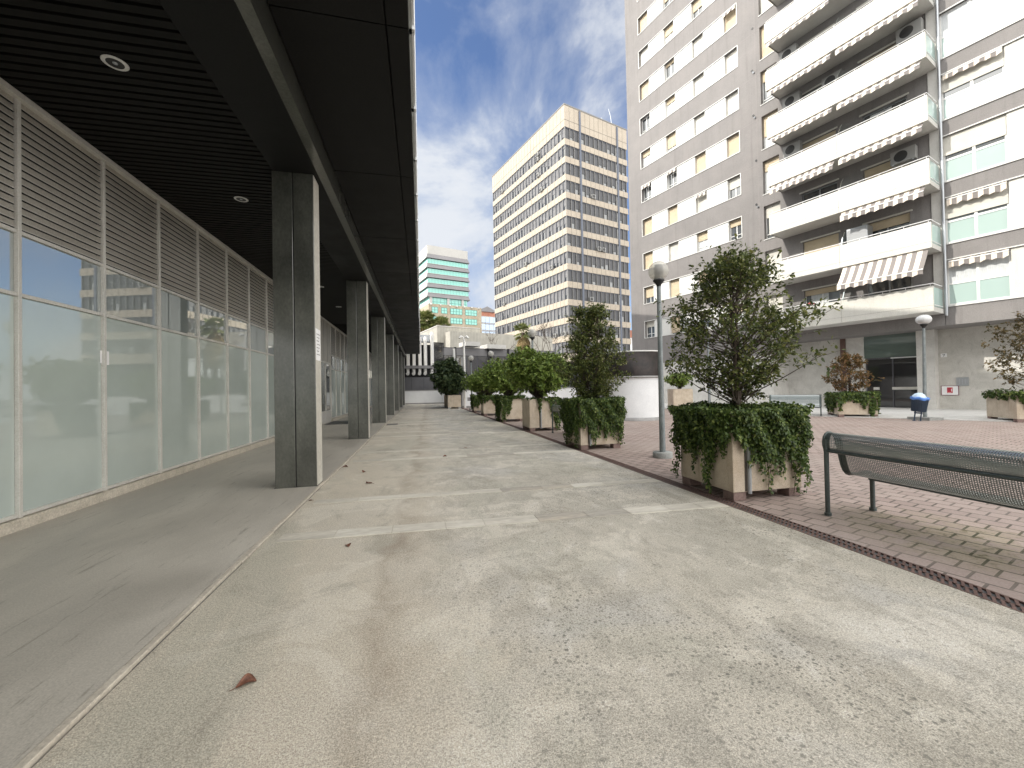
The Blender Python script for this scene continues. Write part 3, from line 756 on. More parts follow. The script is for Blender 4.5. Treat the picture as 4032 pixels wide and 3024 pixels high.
    g = MB(); g.box(19.15,33,2.0,2.2,-.1,4.148); g.build('lobby_wall', M['stone_dark'], B)
    d = MB(); d.box(16.05,18.46,2.3,2.33,.0,2.8); dr = d.build('lobby_door', M['lobbyglass'], B)
    d = MB()
    for x in (16.07,17.25,18.44): d.box(x-.025,x+.025,2.24,2.3,0,2.8)
    d.box(16.05,18.46,2.2,2.3,2.8,2.88); d.build('door_frame', M['darkclad'], dr)
    d = MB(); d.box(17.22,18.44,2.18,2.235,1.04,1.19); d.box(16.4,16.66,2.18,2.235,1.04,1.19); d.build('push_bar', M['mullion'], dr)
    d = MB(); d.box(17.2,18.46,2.16,2.2,2.80,2.86); d.build('lintel_strip', M['whitesteel'], dr)
    d = MB(); d.box(16.05,18.46,2.06,2.1,2.88,4.148); d.build('fanlight', M['fanlight'], B)
    # ---- things on the ground-floor wall
    def onwall(name, label, cat, x0, x1, z0, z1, mats, fn=None, y=2.0):
        b = MB(); b.box(0,x1-x0,-.03,0,0,z1-z0)
        if fn: fn(b, x1-x0, z1-z0)
        o = b.build(name, mats); o.location = apw(x0,y,z0); o.rotation_euler = (0,0,GRID); return tag(o, label, cat)
    def sevn(b, w, h):
        b.box(w*.28,w*.74,-.034,-.029,h*.66,h*.80,1)
        b.add([(w*.60,-.034,h*.66),(w*.74,-.034,h*.66),(w*.50,-.034,h*.18),(w*.36,-.034,h*.18)], [(0,1,2,3),(3,2,1,0)], 1)
    onwall('number_plate', 'white number plate reading 7 on the wall right of the lobby', 'number plate', 19.24,19.46,2.71,2.90, [M['paper'], M['ink']], sevn)
    def rs(b, w, h):
        for a in ((-.02,w+.02,-.02,.0),(-.02,w+.02,h,h+.02)): b.box(a[0],a[1],-.036,0,a[2],a[3],1)
        b.box(-.02,0,-.036,0,0,h,1); b.box(w,w+.02,-.036,0,0,h,1)
        b.box(w*.33,w*.67,-.034,-.029,h*.2,h*.85,2)
        b.box(w*.58,w*.63,-.037,-.033,h*.40,h*.70,0)
        for q in range(3): b.box(w*.36,w*.54,-.037,-.033,h*(.70-.12*q),h*(.735-.12*q),1)
        b.box(w*.36,w*.60,-.037,-.033,h*.25,h*.28,0)
    onwall('sign', 'white sign with a red square inside a dark red frame on the wall', 'sign', 19.24,19.83,.76,1.21, [M['paper'], M['signframe'], M['red']], rs)
    def ic(b, w, h):
        for q in range(4): b.box(.03+q*.1,.10+q*.1,-.036,-.029,.08,h-.06,1)
    onwall('intercom', 'grey metal intercom panel with columns of buttons on the wall', 'intercom', 19.77,20.2,1.22,1.64, [M['steel'], M['pipe']], ic)
    def nt(b, w, h):
        for q in range(6): b.box(w*.2,w*(.75-.1*(q%2)),-.033,-.029,h*(.80-.11*q),h*(.815-.11*q),1)
    onwall('notice', 'white paper notice on the grey wall left of the dark pier', 'notice', 14.33,14.58,1.54,1.88, [M['paper'], M['ink']], nt)
    onwall('notice', 'white paper notice high on the pale wall behind the round shrub', 'notice', 5.75,6.05,2.85,3.28, [M['paper'], M['ink']], nt, .02)
    # ---- awnings
    G = 'striped awnings of the balconies'
    names = ['lowest','second lowest','third lowest','fourth lowest','fifth lowest','sixth lowest','seventh lowest']
    awning('awning', 'large unrolled striped awning over the lowest balcony at right', G, 16.45,19.75,-1.42,7.66,-2.2,6.62,.26,18)
    def ba(k, half, drop, out, val, cover):
        z = 4.72+ST*k; x0, x1 = (12.95,16.2) if half == 'left' else (16.45,19.7)
        awning('awning', f'nearly rolled-up striped awning under the {names[k]} balcony, {half} half', G, x0,x1,-1.40,z-.02,-1.40-out,z-drop,val,18)
    for k, h, dr, ou, va in ((2,'right',.30,.22,.28),(3,'left',.34,.25,.26),(3,'right',.26,.22,.24),(4,'left',.22,.2,.22),(4,'right',.28,.24,.22),(5,'left',.25,.2,.24),(5,'right',.26,.22,.24),(6,'left',.22,.2,.2)):
        ba(k, h, dr, ou, va, 0)
    G2 = 'short striped awnings over windows'
    for k, va, lb in ((0,.30,'lowest'),(1,.34,'second lowest'),(3,.24,'fourth lowest')):
        awning('window_awning', f'short striped awning over the {lb} wide window of the right bay', G2, 20.1,21.93,-.02,7.22+ST*k,-.12,7.14+ST*k,va,11,False)
    for k, c, lb in ((4,0,'left end window, five rows up'),(4,1,'second window five rows up'),(3,2,'third window four rows up'),(7,3,'rightmost window eight rows up')):
        xa, xb = cols[c]
        awning('window_awning', f'small striped awning over the {lb} on the grey facade', G2, xa+.03,xb-.03,-.01,7.09+ST*k,-.10,7.0+ST*k,.22,5)
    # ---- air conditioners on the balconies
    for k, x, zz, lb in ((4,18.55,2.02,'large round-fan air conditioner on the fifth lowest balcony, right end'),(4,13.2,1.9,'boxy air conditioner at the left end of the fifth lowest balcony'),
                         (3,13.15,1.9,'boxy air conditioner at the left end of the fourth lowest balcony'),(4,15.3,1.75,'air conditioner left of the fin on the fifth lowest balcony'),
                         (2,18.2,1.9,'dark air conditioner high on the third lowest balcony, right end'),(5,13.1,1.9,'boxy air conditioner at the left end of the sixth lowest balcony')):
        ac_unit(lb, x, -.42, 4.72+ST*k+zz, .95, .66, .34, 'air conditioners on the balconies')
    # ---- things on the balconies
    b = MB(); b.tube([(-.16,0,0),(-.06,.02,.05),(.04,0,.0),(.16,.02,-.03)], [.03,.07,.06,.03], 8)
    o = tag(b.build('cloth', M['pinkrag']), 'pink cloth hanging over the rail of the lowest balcony', 'cloth'); o.location = apw(14.9,-1.44,6.03); o.rotation_euler = (0,0,GRID)
    T = thing('cabinet', 'grey metal cabinet standing on the second lowest balcony beside the fin', 'cabinet', apw(16.45,-.9,7.92), GRID)
    b = MB(); b.box(0,.9,0,.7,0,1.9); b.build('body', M['steel'], T, .01); b = MB(); b.box(.03,.86,-.02,-.003,.1,1.8); b.build('door', M['pipe'], T)
make_apartment()

# ------------------------------------------------------------------ beige office tower
def make_tower():
    P = Vector((26.53,70.92,0)) + TA*-.7
    B = thing('office_tower', 'tall cream office tower with rows of dark windows behind the plaza', 'building', P, GRID)
    L, W = 29.2, 16.0; top = 54.1
    b = MB(); b.box(-L+.3,-.3,.3,W-.3,6.4,top-.3); b.build('core', M['tower_glass'], B)
    b = MB(); b.box(-L+1,-1,1,W-1,-.2,6.4); b.build('ground_floor', M['dark'], B)
    sp = MB(); sp.box(-L,0,0,W,50.07,top); k = 0
    for k in range(13):
        zt = 47.86-3.33*k; sp.box(-L,0,0,W,zt-1.12,zt)
    sp.box(-L,0,0,W,6.36,6.78)
    cp = MB(); cp.box(-L-.06,.06,-.06,W+.06,top,top+.25); cp.build('coping', M['tower_mull'], B)
    j = sp; e = .012
    zs = [(50.07,51.33),(51.36,top)] + [(46.74-3.33*k,47.86-3.33*k) for k in range(13)]
    for za, zb in zs:
        for i in range(1,26):
            x = -1.168*i; wd = .035 if i % 5 else .07
            j.box(x-wd,x+wd,-e,.05,za,zb,1) if i < 25 else None
        for q in (1.15,2.3,4.95,6.1,7.2,8.31,9.45,10.6,11.75,14.7): j.box(-.05,e,q-.03,q+.03,za,zb,1)
    j.box(-L,e,-e*1.2,.05,51.33,51.42,1); j.box(-.05,e*1.2,.06,W,51.33,51.42,1)
    sp.build('spandrel', [M['tower_cream'], M['tower_joint']], B)
    for q in (3.6,13.23):
        p = MB(); p.box(.0,.16,q-.2,q+.2,6.4,top-.2); p.build('pipe', M['tower_pipe'], B)
    # windows
    rr = random.Random(4); rest = MB(); n = 0
    wins = []
    for k in range(13):
        zt = 50.07-3.33*k; zb = zt-2.21
        for q in (.25,1.25,2.35,3.95,5.05,6.17,7.3,8.42,9.54,10.68,11.82,13.55,14.7):
            if 3.3 < q < 3.9: continue
            wins.append((1, q, q+.96, zb, zt))
        for i in range(25):
            x = -L + .06 + 1.168*i; wins.append((0, x+.05, x+1.02, zb, zt))
    wins.sort(key=lambda a: (0 if a[0] else 1, -a[4]))
    for (face, a, c, zb, zt) in wins:
        g = MB() if n < 100 else rest
        drop = rr.choice((.25,.5,.62,.8,1,1,1,.7,.95)) if face == 0 else rr.choice((1,1,1,.95,.7,1,.5,1))
        zd = zt - (zt-zb)*drop; bm = 3 if face else 2
        if face == 0:
            g.box(a+.06,c-.06,.26,.29,zb,zt,1); g.box(a+.06,c-.06,.20,.24,zd,zt-.05,2)
            g.box(a-.07,a+.06,.02,.3,zb,zt,0); g.box(a+.06,a+.13,.12,.3,zb,zt,4); g.box(a+.06,c,.14,.3,zt-.14,zt,4)
        else:
            g.box(-.29,-.26,a+.06,c-.06,zb,zt,1); g.box(-.24,-.20,a+.06,c-.06,zd,zt-.12,3)
            g.box(-.3,-.04,c,c+.11,zb,zt,0); g.box(-.3,-.14,a,c,zt-.14,zt,4)
        if n < 100: g.build('window', [M['tower_mull'], M['tower_glass'], M['tower_blind'], M['tower_blind_shade'], M['tower_pipe']], B)
        n += 1
    o = rest.build('window_rows', [M['tower_mull'], M['tower_glass'], M['tower_blind'], M['tower_blind_shade'], M['tower_pipe']], B); o['kind'] = 'stuff'
    # corner fins
    b = MB(); b.box(-.14,-.004,.004,.14,6.8,50.07); b.build('corner_post', M['tower_mull'], B)
    # antennas
    for q, h in ((12.3,3.6),(10.2,1.2)):
        b = MB(); b.tube([(-.4,q,top+.2),(-.6,q-.1,top+h*.6),(-.8,q-.4,top+h)], .06, 5); b.build('antenna', M['steel'], B)
    # air conditioners hung on it
    Mw = Matrix.Translation(P) @ Matrix.Rotation(GRID, 4, 'Z')
    for i, (x, y, z) in enumerate([(-9.3,-.35,47.9),(-9.3,-.35,48.9),(-24.5,-.35,47.9),(-9.2,-.35,44.6),(-8.2,-.35,41.2),(-26.8,-.35,31.2),(-14.7,-.35,27.9),(-5.1,-.35,24.6),(-18.2,-.35,24.6),(-24.6,-.35,21.2),(-4.4,-.35,11.2),(-1.4,-.35,11.2)]):
        ac_unit('small white air conditioner below a window of the cream tower', 0,0,0,.85,.75,.32,'air conditioners on the cream tower', Mw @ Vector((x,y,z)))
    for (q, z) in ((6.2,37.9),(7.3,27.95),(8.5,27.95),(5.1,17.95)):
        a = ac_unit('small white air conditioner on the shaded side of the cream tower', 0,0,0,.85,.75,.32,'air conditioners on the shaded tower side', Mw @ Vector((.34,q,z)))
        a.rotation_euler = (0,0,GRID+math.pi/2)
make_tower()

# ------------------------------------------------------------------ green glass tower and buildings behind
def make_far():
    P = Vector((2.49,153.2,0))
    B = thing('green_glass_tower', 'distant office tower with green glass bands on a stone base', 'building', P, GRID)
    L = 34.; y0, y1 = .6, 17.0
    b = MB(); b.box(-L,-.0,y0,y1,52.65,55.9); b.build('parapet', M['gt_light'], B)
    b = MB(); b.box(-L+1,-.6,y0+.6,y1-.6,34,52.7); b.build('core', M['dark'], B)
    for k in range(5):
        zb = 51.03-3.655*k; zt = zb+1.6
        b = MB(); b.frustum(-L,0,y0,y1,zb,zt,.55,0)
        o = b.build('spandrel', M['gt_grey'], B)
        lf = MB(); lf.add([(-L-.56,y0-.56,zb),(.0,y0-.56,zb),(0,y0-.012,zt),(-L,y0-.012,zt)], [(0,1,2,3)]); lf.build('sunlit_side', M['gt_light'], o)  # pale sheet over the left slope, sunlight put into its colour
        if k < 4:
            g = MB(); g.box(-L+.3,-.1,y0+.1,y1+.1,zb-1.95,zb-.22,0)
            for i in range(14): g.box(-.1,-.06,y0+.4+1.22*i,y0+.44+1.22*i,zb-1.94,zb-.23,1)
            gg = g.build('glass_band', [M['gt_glass'], M['gt_line']], B)
            s = MB(); s.box(-L+.1,.15,y0-.15,y1+.3,zb-2.1,zb-1.95); s.build('ledge', M['gt_light'], gg)
    b = MB(); b.box(-L+.5,-.2,y0+.5,y1-.5,33.9,36.4,0)
    for i in range(11): b.box(-.2,-.14,1.2+1.45*i,1.28+1.45*i,33.9,36.3,1)
    b.box(-.2,-.13,1.2,16.4,34.7,34.8,1); b.build('recessed_storey', [M['gt_glass'], M['gt_line']], B)
    for q in (1.2,8.1,14.0):
        b = MB(); b.box(-.2,.3,q,q+.9,33.9,36.4); b.build('pier', M['gt_light'], B)
    b = MB(); b.box(-L,.4,.7,22.4,0,33.9); b.build('stone_base', M['gt_stone'], B)
    for r in range(6):
        zt = 32.7-3.6*r
        for qa, qb, n in ((1.84,4.16,2),(5.6,7.87,2),(9.25,14.05,4),(15.42,20.3,4)):
            b = MB(); b.box(.4,.44,qa,qb,zt-2.15,zt,0)
            for i in range(n+1): qq = qa+(qb-qa)*i/n; b.box(.4,.5,qq-.06,qq+.06,zt-2.2,zt+.05,1)
            for zz in (zt-2.18,zt-1.08,zt): b.box(.41,.49,qa,qb,zz-.05,zz+.05,1)
            b.build('window', [M['gt_glass'], M['gt_line']], B)
    for q in (1.5,5.2,9,11.8,15,18,21):
        b = MB(); b.box(.4,1.0,q-.25,q+.25,33.4,33.9); b.build('floodlight', M['white'], B)
    # blue glass block
    P2 = Vector((27.2,187.6,0)); B2 = thing('blue_glass_block', 'distant pale office block with blue glass between the two towers', 'building', P2, GRID)
    b = MB(); b.box(-20,0,0,14,0,36); b.build('wall', M['gt_light'], B2)
    for r in range(10):
        b = MB(); b.box(-.05,.1,.8,12,33.0-3.4*r,35.6-3.4*r,0)
        for q in range(6): b.box(.1,.15,.8+2.2*q,.95+2.2*q,33.0-3.4*r,35.6-3.4*r,1)
        b.build('glass_band', [M['blueglass'], M['blue_band']], B2)
        b = MB(); b.box(.0,.25,.8 if r % 2 else 3,12,32.2-3.4*r,33.0-3.4*r); b.build('spandrel', M['blue_band'], B2)
    P3 = Vector((30,215,0)); B3 = thing('red_brick_house', 'far red brick rooftop showing above the blue glass block', 'building', P3, GRID)
    b = MB(); b.box(-12,0,0,12,0,43.5); b.build('wall', M['brickred'], B3)
    b = MB(); b.add([(-12.5,-.5,43.5),(.5,-.5,43.5),(.5,12.5,43.5),(-12.5,12.5,43.5),(-12.5,6,46.5),(.5,6,46.5)], [(0,1,5,4),(2,3,4,5),(1,2,5),(3,0,4)]); b.build('roof', M['gt_grey'], B3)
    P4 = Vector((69,127,0)); B4 = thing('white_house', 'far white building with an orange roof in the gap beside the cream tower', 'building', P4, GRID)
    b = MB(); b.box(-3,0,0,8,0,18.5); b.build('wall', M['whitewall'], B4)
    b = MB(); b.box(-3.3,.4,-.4,8.4,18.5,21); b.build('roof', M['brickred'], B4)
    # dark-clad hall with ducts and the concrete volumes behind it
    P5 = Vector((2.47,60.84,0)); B5 = thing('concrete_block', 'pale ribbed concrete rooftop volume behind the white ducts', 'building', P5, GRID)
    b = MB(); b.box(-14,0,0,7,0,11.0); b.build('wall', M['conc'], B5); b = MB(); b.box(-14.1,.06,-.06,7,11,11.12); b.build('coping', M['conc_plain'], B5)
    P6 = Vector((4.19,58.41,0)); B6 = thing('concrete_annexe', 'lower ribbed concrete volume to the right of the tall one', 'building', P6, GRID)
    b = MB(); b.box(-1.9,0,0,18,0,9.95); b.build('wall', M['conc'], B6)
    P7 = Vector((1.45,46.8,0)); B7 = thing('service_hall', 'low dark clad hall with reflecting windows beyond the end wall', 'building', P7, GRID)
    b = MB(); b.box(-9,0,0,17,0,6.45); b.build('wall', M['darkclad'], B7)
    b = MB(); b.box(0,.06,1.1,17,5.55,6.35); b.build('fascia', M['greyclad'], B7)
    for q in range(11):
        b = MB(); b.box(.0,.03,1.3+1.42*q,2.55+1.42*q,3.2,5.5); b.build('window', M['darkglass'], B7)
    for q in (2.6,6.9,9.7,13.3):
        b = MB(); b.box(.0,.2,q-.11,q+.11,2,6.5); b.build('post', M['black'], B7)
    b = MB(); b.box(-.2,.25,2.3,2.55,2,6.3); b.build('white_post', M['white'], B7)
    for q, z, l in ((3.6,6.62,1.9),(6.4,6.4,2.6)):
        b = MB(); b.box(-1.2,.9,q,q+l,z,z+.5); b.build('canopy', M['conc_plain'], B7)
    b = MB(); b.box(-.6,.0,-.05,1.2,4.3,6.9); b.build('glass_box', M['darkglass'], B7)
    b = MB()
    for q in (-.05,1.2):
        b.box(.0,.06,q-.04,q+.04,4.3,6.95)
    b.box(.0,.06,-.05,1.2,6.88,6.96); b.build('glass_box_frame', M['black'], B7)
    # ducts on their shelf
    D = thing('ventilation_ducts', 'row of white vertical ventilation ducts on a dark shelf over the end wall', 'ducts', (0,45.5,0))
    b = MB(); b.box(-2.3,1.5,0,1.0,3.92,4.24); b.build('shelf', M['greyclad'], D)
    b = MB(); b.box(-2.2,1.3,.55,.9,2.6,3.92); b.box(-2.2,1.25,.75,.95,4.24,6.6); b.build('back_panel', M['dark'], D)
    for i, x in enumerate((-1.92,-1.35,-.72,-.08,.52,1.25)):
        b = MB(); r = .205; h = (7.2,7.2,7.25,7.2,7.25,7.75)[i]
        b.tube([(x,.35,4.24),(x,.35,h-.25),(x+.02,.37,h-.08),(x+.02,.5,h+.08),(x+.02,.75,h+.1)], r, 12); dd = b.build('duct', M['duct'], D)
        b = MB(); b.tube([(x-.03,.45,3.95),(x-.03,.42,3.6),(x-.04,.3,3.42),(x-.06,.05,3.33)], .18, 12); b.build('elbow', M['duct'], dd)
    b = MB(); b.box(-1.9,1.2,.9,2.4,7.0,7.75); b.build('plenum', M['steel'], D)
make_far()

# ------------------------------------------------------------------ low walls, fences, shaft
def lattice(name, label, p0, p1, z0, z1, step=.11, mats=None):
    p0, p1 = Vector(p0), Vector(p1); d = p1-p0; L = d.length
    T = thing(name, label, 'fence', (p0.x,p0.y,z0), math.atan2(d.y,d.x))
    h = z1-z0; b = MB(); x = 0
    while x < L: b.box(x-.012,x+.012,-.01,.01,.05,h); x += step
    z = .05
    while z < h: b.box(0,L,-.013,-.011+.02,z-.012,z+.012); z += step
    b.build('mesh_panel', M['fence'], T)
    x = 0
    while x <= L+.01:
        b = MB(); b.box(x-.035,x+.035,-.035,.035,0,h+.05); b.build('post', M['fence'], T); x += L/max(1,round(L/2.4))
    return T
def make_walls():
    W = thing('end_wall', 'low white wall closing the far end of the path', 'wall', (0,45.2,0))
    b = MB(); b.box(-4.9,3.0,0,.25,0,1.44); b.build('wall', M['whitewall'], W)
    b = MB(); b.box(-4.92,3.0,-.03,.28,1.44,1.52); b.build('coping', M['coping'], W)
    b = MB(); b.box(-4.9,3.0,-.02,0,0,.14); b.build('skirting', M['coping'], W)
    F = thing('dark_fence_panel', 'solid dark grey fence panel on top of the end wall', 'fence', (0,45.3,1.52))
    b = MB(); b.box(-4.9,3.0,0,.06,0,1.42); b.build('panel', M['darkclad'], F)
    b = MB()
    for x in (-4.8,-3.5,-2.25,-1.0,.3,1.6,2.9): b.box(x-.03,x+.03,-.03,.0,0,1.48)
    b.build('post', M['fence'], F)
    # wall to the right of the path
    a = Vector((3.2,33.35,0)); e = Vector((16.2,36.4,0)); d = e-a
    W2 = thing('plaza_wall', 'long low white wall behind the row of planters', 'wall', a, math.atan2(d.y,d.x)); L = d.length
    b = MB(); b.box(0,L,0,.25,0,1.44); b.build('wall', M['whitewall'], W2)
    b = MB(); b.box(-.02,L,-.03,.28,1.44,1.52); b.build('coping', M['coping'], W2)
    b = MB(); b.box(0,L,-.02,0,0,.14); b.build('skirting', M['coping'], W2)
    b = MB(); b.box(.55,.85,-.012,0,.55,.85); b.build('wall_grille', M['greyclad'], W2)
    p = MB(); p.box(2.92,3.22,33.2,45.15,0,1.5); p.box(2.9,3.24,33.18,33.5,0,1.56)  # side of the white wall, its shade given as a dark colour
    tag(p.build('shaded_pier_wall', M['darkclad']), 'pier and side wall, coloured dark to stand for shade, where the end of the path meets the plaza wall', 'wall')
    lattice('lattice_fence', 'dark square-mesh fence on the long white plaza wall', (3.3,33.5,0), (16.2,36.5,0), 1.52, 2.85)
    lattice('lattice_fence', 'dark square-mesh fence running back above the shaded side wall', (3.05,45,0), (3.05,33.3,0), 1.52, 2.85)
    g = thing('rail_screen', 'green tinted screen with white bars behind the tall narrow shrub', 'screen', (10.6,35.35,1.52), math.atan2(d.y,d.x))
    b = MB(); b.box(0,3.2,0,.02,0,.62); b.build('panel', M['greenrail'], g)
    b = MB()
    for q in range(9): b.box(0,3.2,-.03,-.01,.66+.08*q,.69+.08*q)
    b.build('bars', M['whitesteel'], g)
    # round vent shaft
    S = thing('vent_shaft', 'round white shaft with a dark brown mesh drum beside the lamp post', 'ventilation shaft', (9.6,17.0,0))
    b = MB(); b.lathe([(1.25,.14),(1.25,1.86)], 64); b.build('drum_wall', M['whitewall'], S)
    b = MB(); b.lathe([(1.29,-.02),(1.29,.14),(1.25,.141)], 64); b.build('plinth', M['coping'], S)
    b = MB(); b.lathe([(1.25,1.86),(1.33,1.87),(1.33,1.95),(.0,1.95)], 64); b.build('coping', M['coping'], S)
    b = MB(); b.lathe([(1.30,1.96),(1.30,3.0),(1.2,3.0)], 64); b.build('mesh_drum', M['mesh'], S)
    b = MB(); b.lathe([(.0,3.0),(1.30,3.0),(1.30,3.06),(.0,3.06)], 64); b.build('lid', M['white'], S)
make_walls()

# ------------------------------------------------------------------ plants
def leaves(name, P, D, N, L, W, m, parent, droop=0.):
    """P base points, D growing direction, N leaf normal; one folded leaf each"""
    n = len(P); D = D/np.linalg.norm(D, axis=1)[:,None]
    S = np.cross(D, N); S /= (np.linalg.norm(S, axis=1)[:,None]+1e-9); U = np.cross(S, D)
    L = np.asarray(L).reshape(-1,1); W = np.asarray(W).reshape(-1,1)
    v = np.empty((n,6,3), np.float32)
    dz = np.array([0,0,1.])
    v[:,0] = P
    v[:,1] = P + D*L*.32 + S*W*.5 + U*W*.16
    v[:,2] = P + D*L*.70 + S*W*.38 + U*W*.12 - dz*droop*L*.25
    v[:,3] = P + D*L - dz*droop*L*.6
    v[:,4] = P + D*L*.70 - S*W*.38 + U*W*.12 - dz*droop*L*.25
    v[:,5] = P + D*L*.32 - S*W*.5 + U*W*.16
    idx = np.arange(n)[:,None]*6
    f = np.stack([idx+np.array([0,1,2,3]), idx+np.array([0,3,4,5])], 1).reshape(-1,4)
    me = bpy.data.meshes.new(name)
    me.vertices.add(n*6); me.vertices.foreach_set('co', v.reshape(-1))
    me.loops.add(f.size); me.loops.foreach_set('vertex_index', f.reshape(-1).astype(np.int32))
    me.polygons.add(len(f)); me.polygons.foreach_set('loop_start', np.arange(0, f.size, 4, dtype=np.int32))
    me.materials.append(m); me.update(calc_edges=True); me.validate()
    o = bpy.data.objects.new(name, me); COL.objects.link(o); o.parent = parent; return o
def unit(a): return a/(np.linalg.norm(a, axis=-1, keepdims=True)+1e-9)

def small_tree(name, label, cat, loc, trunk_h, env, n_limb, n_twig, leaf, m, trunk_r=.035, lean=(0,0), stems=1, seed=1, per=9, group=None, sparse=.0):
    """env(z fraction 0..1) -> (radius x, radius y) of the crown; crown z from env.z0 to env.z1 above loc"""
    rng = np.random.default_rng(seed); T = thing(name, label, cat, loc, 0, group)
    z0, z1 = env['z0'], env['z1']; wood = MB(); P = []; D = []
    for s in range(stems):
        bx = (rng.normal(0,.06), rng.normal(0,.06)) if stems > 1 else (0,0)
        tx = (lean[0]+rng.normal(0,.12), lean[1]+rng.normal(0,.12))
        pts = []
        for i in range(7):
            u = i/6; pts.append((bx[0]+tx[0]*u+rng.normal(0,.012), bx[1]+tx[1]*u+rng.normal(0,.012), u*(z0+(z1-z0)*.86)))
        wood.tube(pts, [trunk_r*(1-.78*i/6) for i in range(7)], 7)
        A = np.array(pts)
        for k in range(n_limb//stems):
            u = rng.uniform(0,1)**.85; zz = z0+(z1-z0)*u
            rx = env['r'](u); a = rng.uniform(0,2*math.pi); q = rng.uniform(.35,1)**.6
            bump = 1+.16*math.sin(3*a+seed+5*u)+.20*math.sin(4*a+2.1*seed+9*u)
            tip = np.array([tx[0]*u+math.cos(a)*rx*q*bump, tx[1]*u+math.sin(a)*rx*q*bump*env.get('fy',1), zz])
            zs = max(.12, zz-rng.uniform(.15,.5)*(.4+rx)); zs = min(zs, A[-1,2]*.97)
            st = np.array([np.interp(zs, A[:,2], A[:,0]), np.interp(zs, A[:,2], A[:,1]), zs])
            mid = (st+tip)/2+np.array([0,0,-.04])+rng.normal(0,.03,3)
            wood.tube([st,mid,tip], [.010,.007,.003], 4, caps=False)
            out = unit(tip-st)
            for t in range(n_twig):
                dd = unit(out*.7+rng.normal(0,.75,3)+np.array([0,0,.25])); Lt = rng.uniform(.10,.26)*env.get('tw',1)
                b0 = st+(tip-st)*rng.uniform(.55,1)
                if t < 3: wood.tube([b0,b0+dd*Lt], [.004,.0015], 3, caps=False)
                for q2 in range(per):
                    if rng.random() < sparse: continue
                    w = rng.uniform(.15,1); P.append(b0+dd*Lt*w+rng.normal(0,.014,3)); D.append(dd*.55+rng.normal(0,.7,3))
    wood.build('trunk', M['bark'], T)
    P = np.array(P); D = unit(np.array(D)); N = unit(rng.normal(0,.6,P.shape)+np.array([0,0,1.]))
    L = leaf*rng.uniform(.65,1.25,len(P)); leaves('crown', P, D, N, L, L*.5, m, T, .25)
    return T

def rosette_bush(name, label, loc, rx, ry, z0, z1, n_tip, leaf, m, seed=1, group=None, flat=.0, stem=True, cat='shrub', lobes=5):
    rng = np.random.default_rng(seed); T = thing(name, label, cat, loc, 0, group)
    zc, rz = (z0+z1)/2, (z1-z0)/2; wood = MB(); P = []; D = []; N = []
    cs = []
    for i in range(lobes):
        a = rng.uniform(0,2*math.pi); cs.append((math.cos(a)*rx*.42, math.sin(a)*ry*.42, zc+rng.uniform(-.25,.35)*rz, rng.uniform(.55,.72)))
    cs.append((0,0,zc,.78))
    for i in range(n_tip):
        c = cs[rng.integers(len(cs))]
        v = unit(rng.normal(0,1,3)); q = rng.uniform(.25,1)**.45*(1+rng.normal(0,.07))
        tip = np.array([c[0]+v[0]*rx*c[3]*q, c[1]+v[1]*ry*c[3]*q, c[2]+v[2]*rz*c[3]*1.05*q])
        if tip[2] < z0-.12: continue
        up = unit(v*.75+np.array([0,0,.75])+rng.normal(0,.25,3))
        a0 = np.cross(up, [0.3,.9,.1]); a0 = unit(a0); b0 = np.cross(up, a0); k = rng.integers(6,10)
        if i % 9 == 0: wood.tube([(0+rng.normal(0,.05),rng.normal(0,.05),z0*.8), (tip*.5+np.array([0,0,z0*.4])), tip-up*.03], [.012,.008,.003], 4, caps=False)
        for j in range(k):
            a = 2*math.pi*j/k+rng.uniform(-.3,.3); rd = a0*math.cos(a)+b0*math.sin(a)
            el = rng.uniform(.15,.85); dd = unit(rd*(1-el*.6)+up*el)
            P.append(tip+rng.normal(0,.012,3)-up*rng.uniform(0,.05)); D.append(dd); N.append(unit(up-dd*.4))
    if stem: wood.tube([(0,0,-.05),(.02,.01,z0*.5),(0,0,zc)], [.04,.03,.012], 6)
    if wood.v: wood.build('stems', M['bark'], T)
    P = np.array(P); L = leaf*rng.uniform(.7,1.25,len(P)); leaves('crown', P, np.array(D), np.array(N), L, L*.42, m, T, .15)
    return T

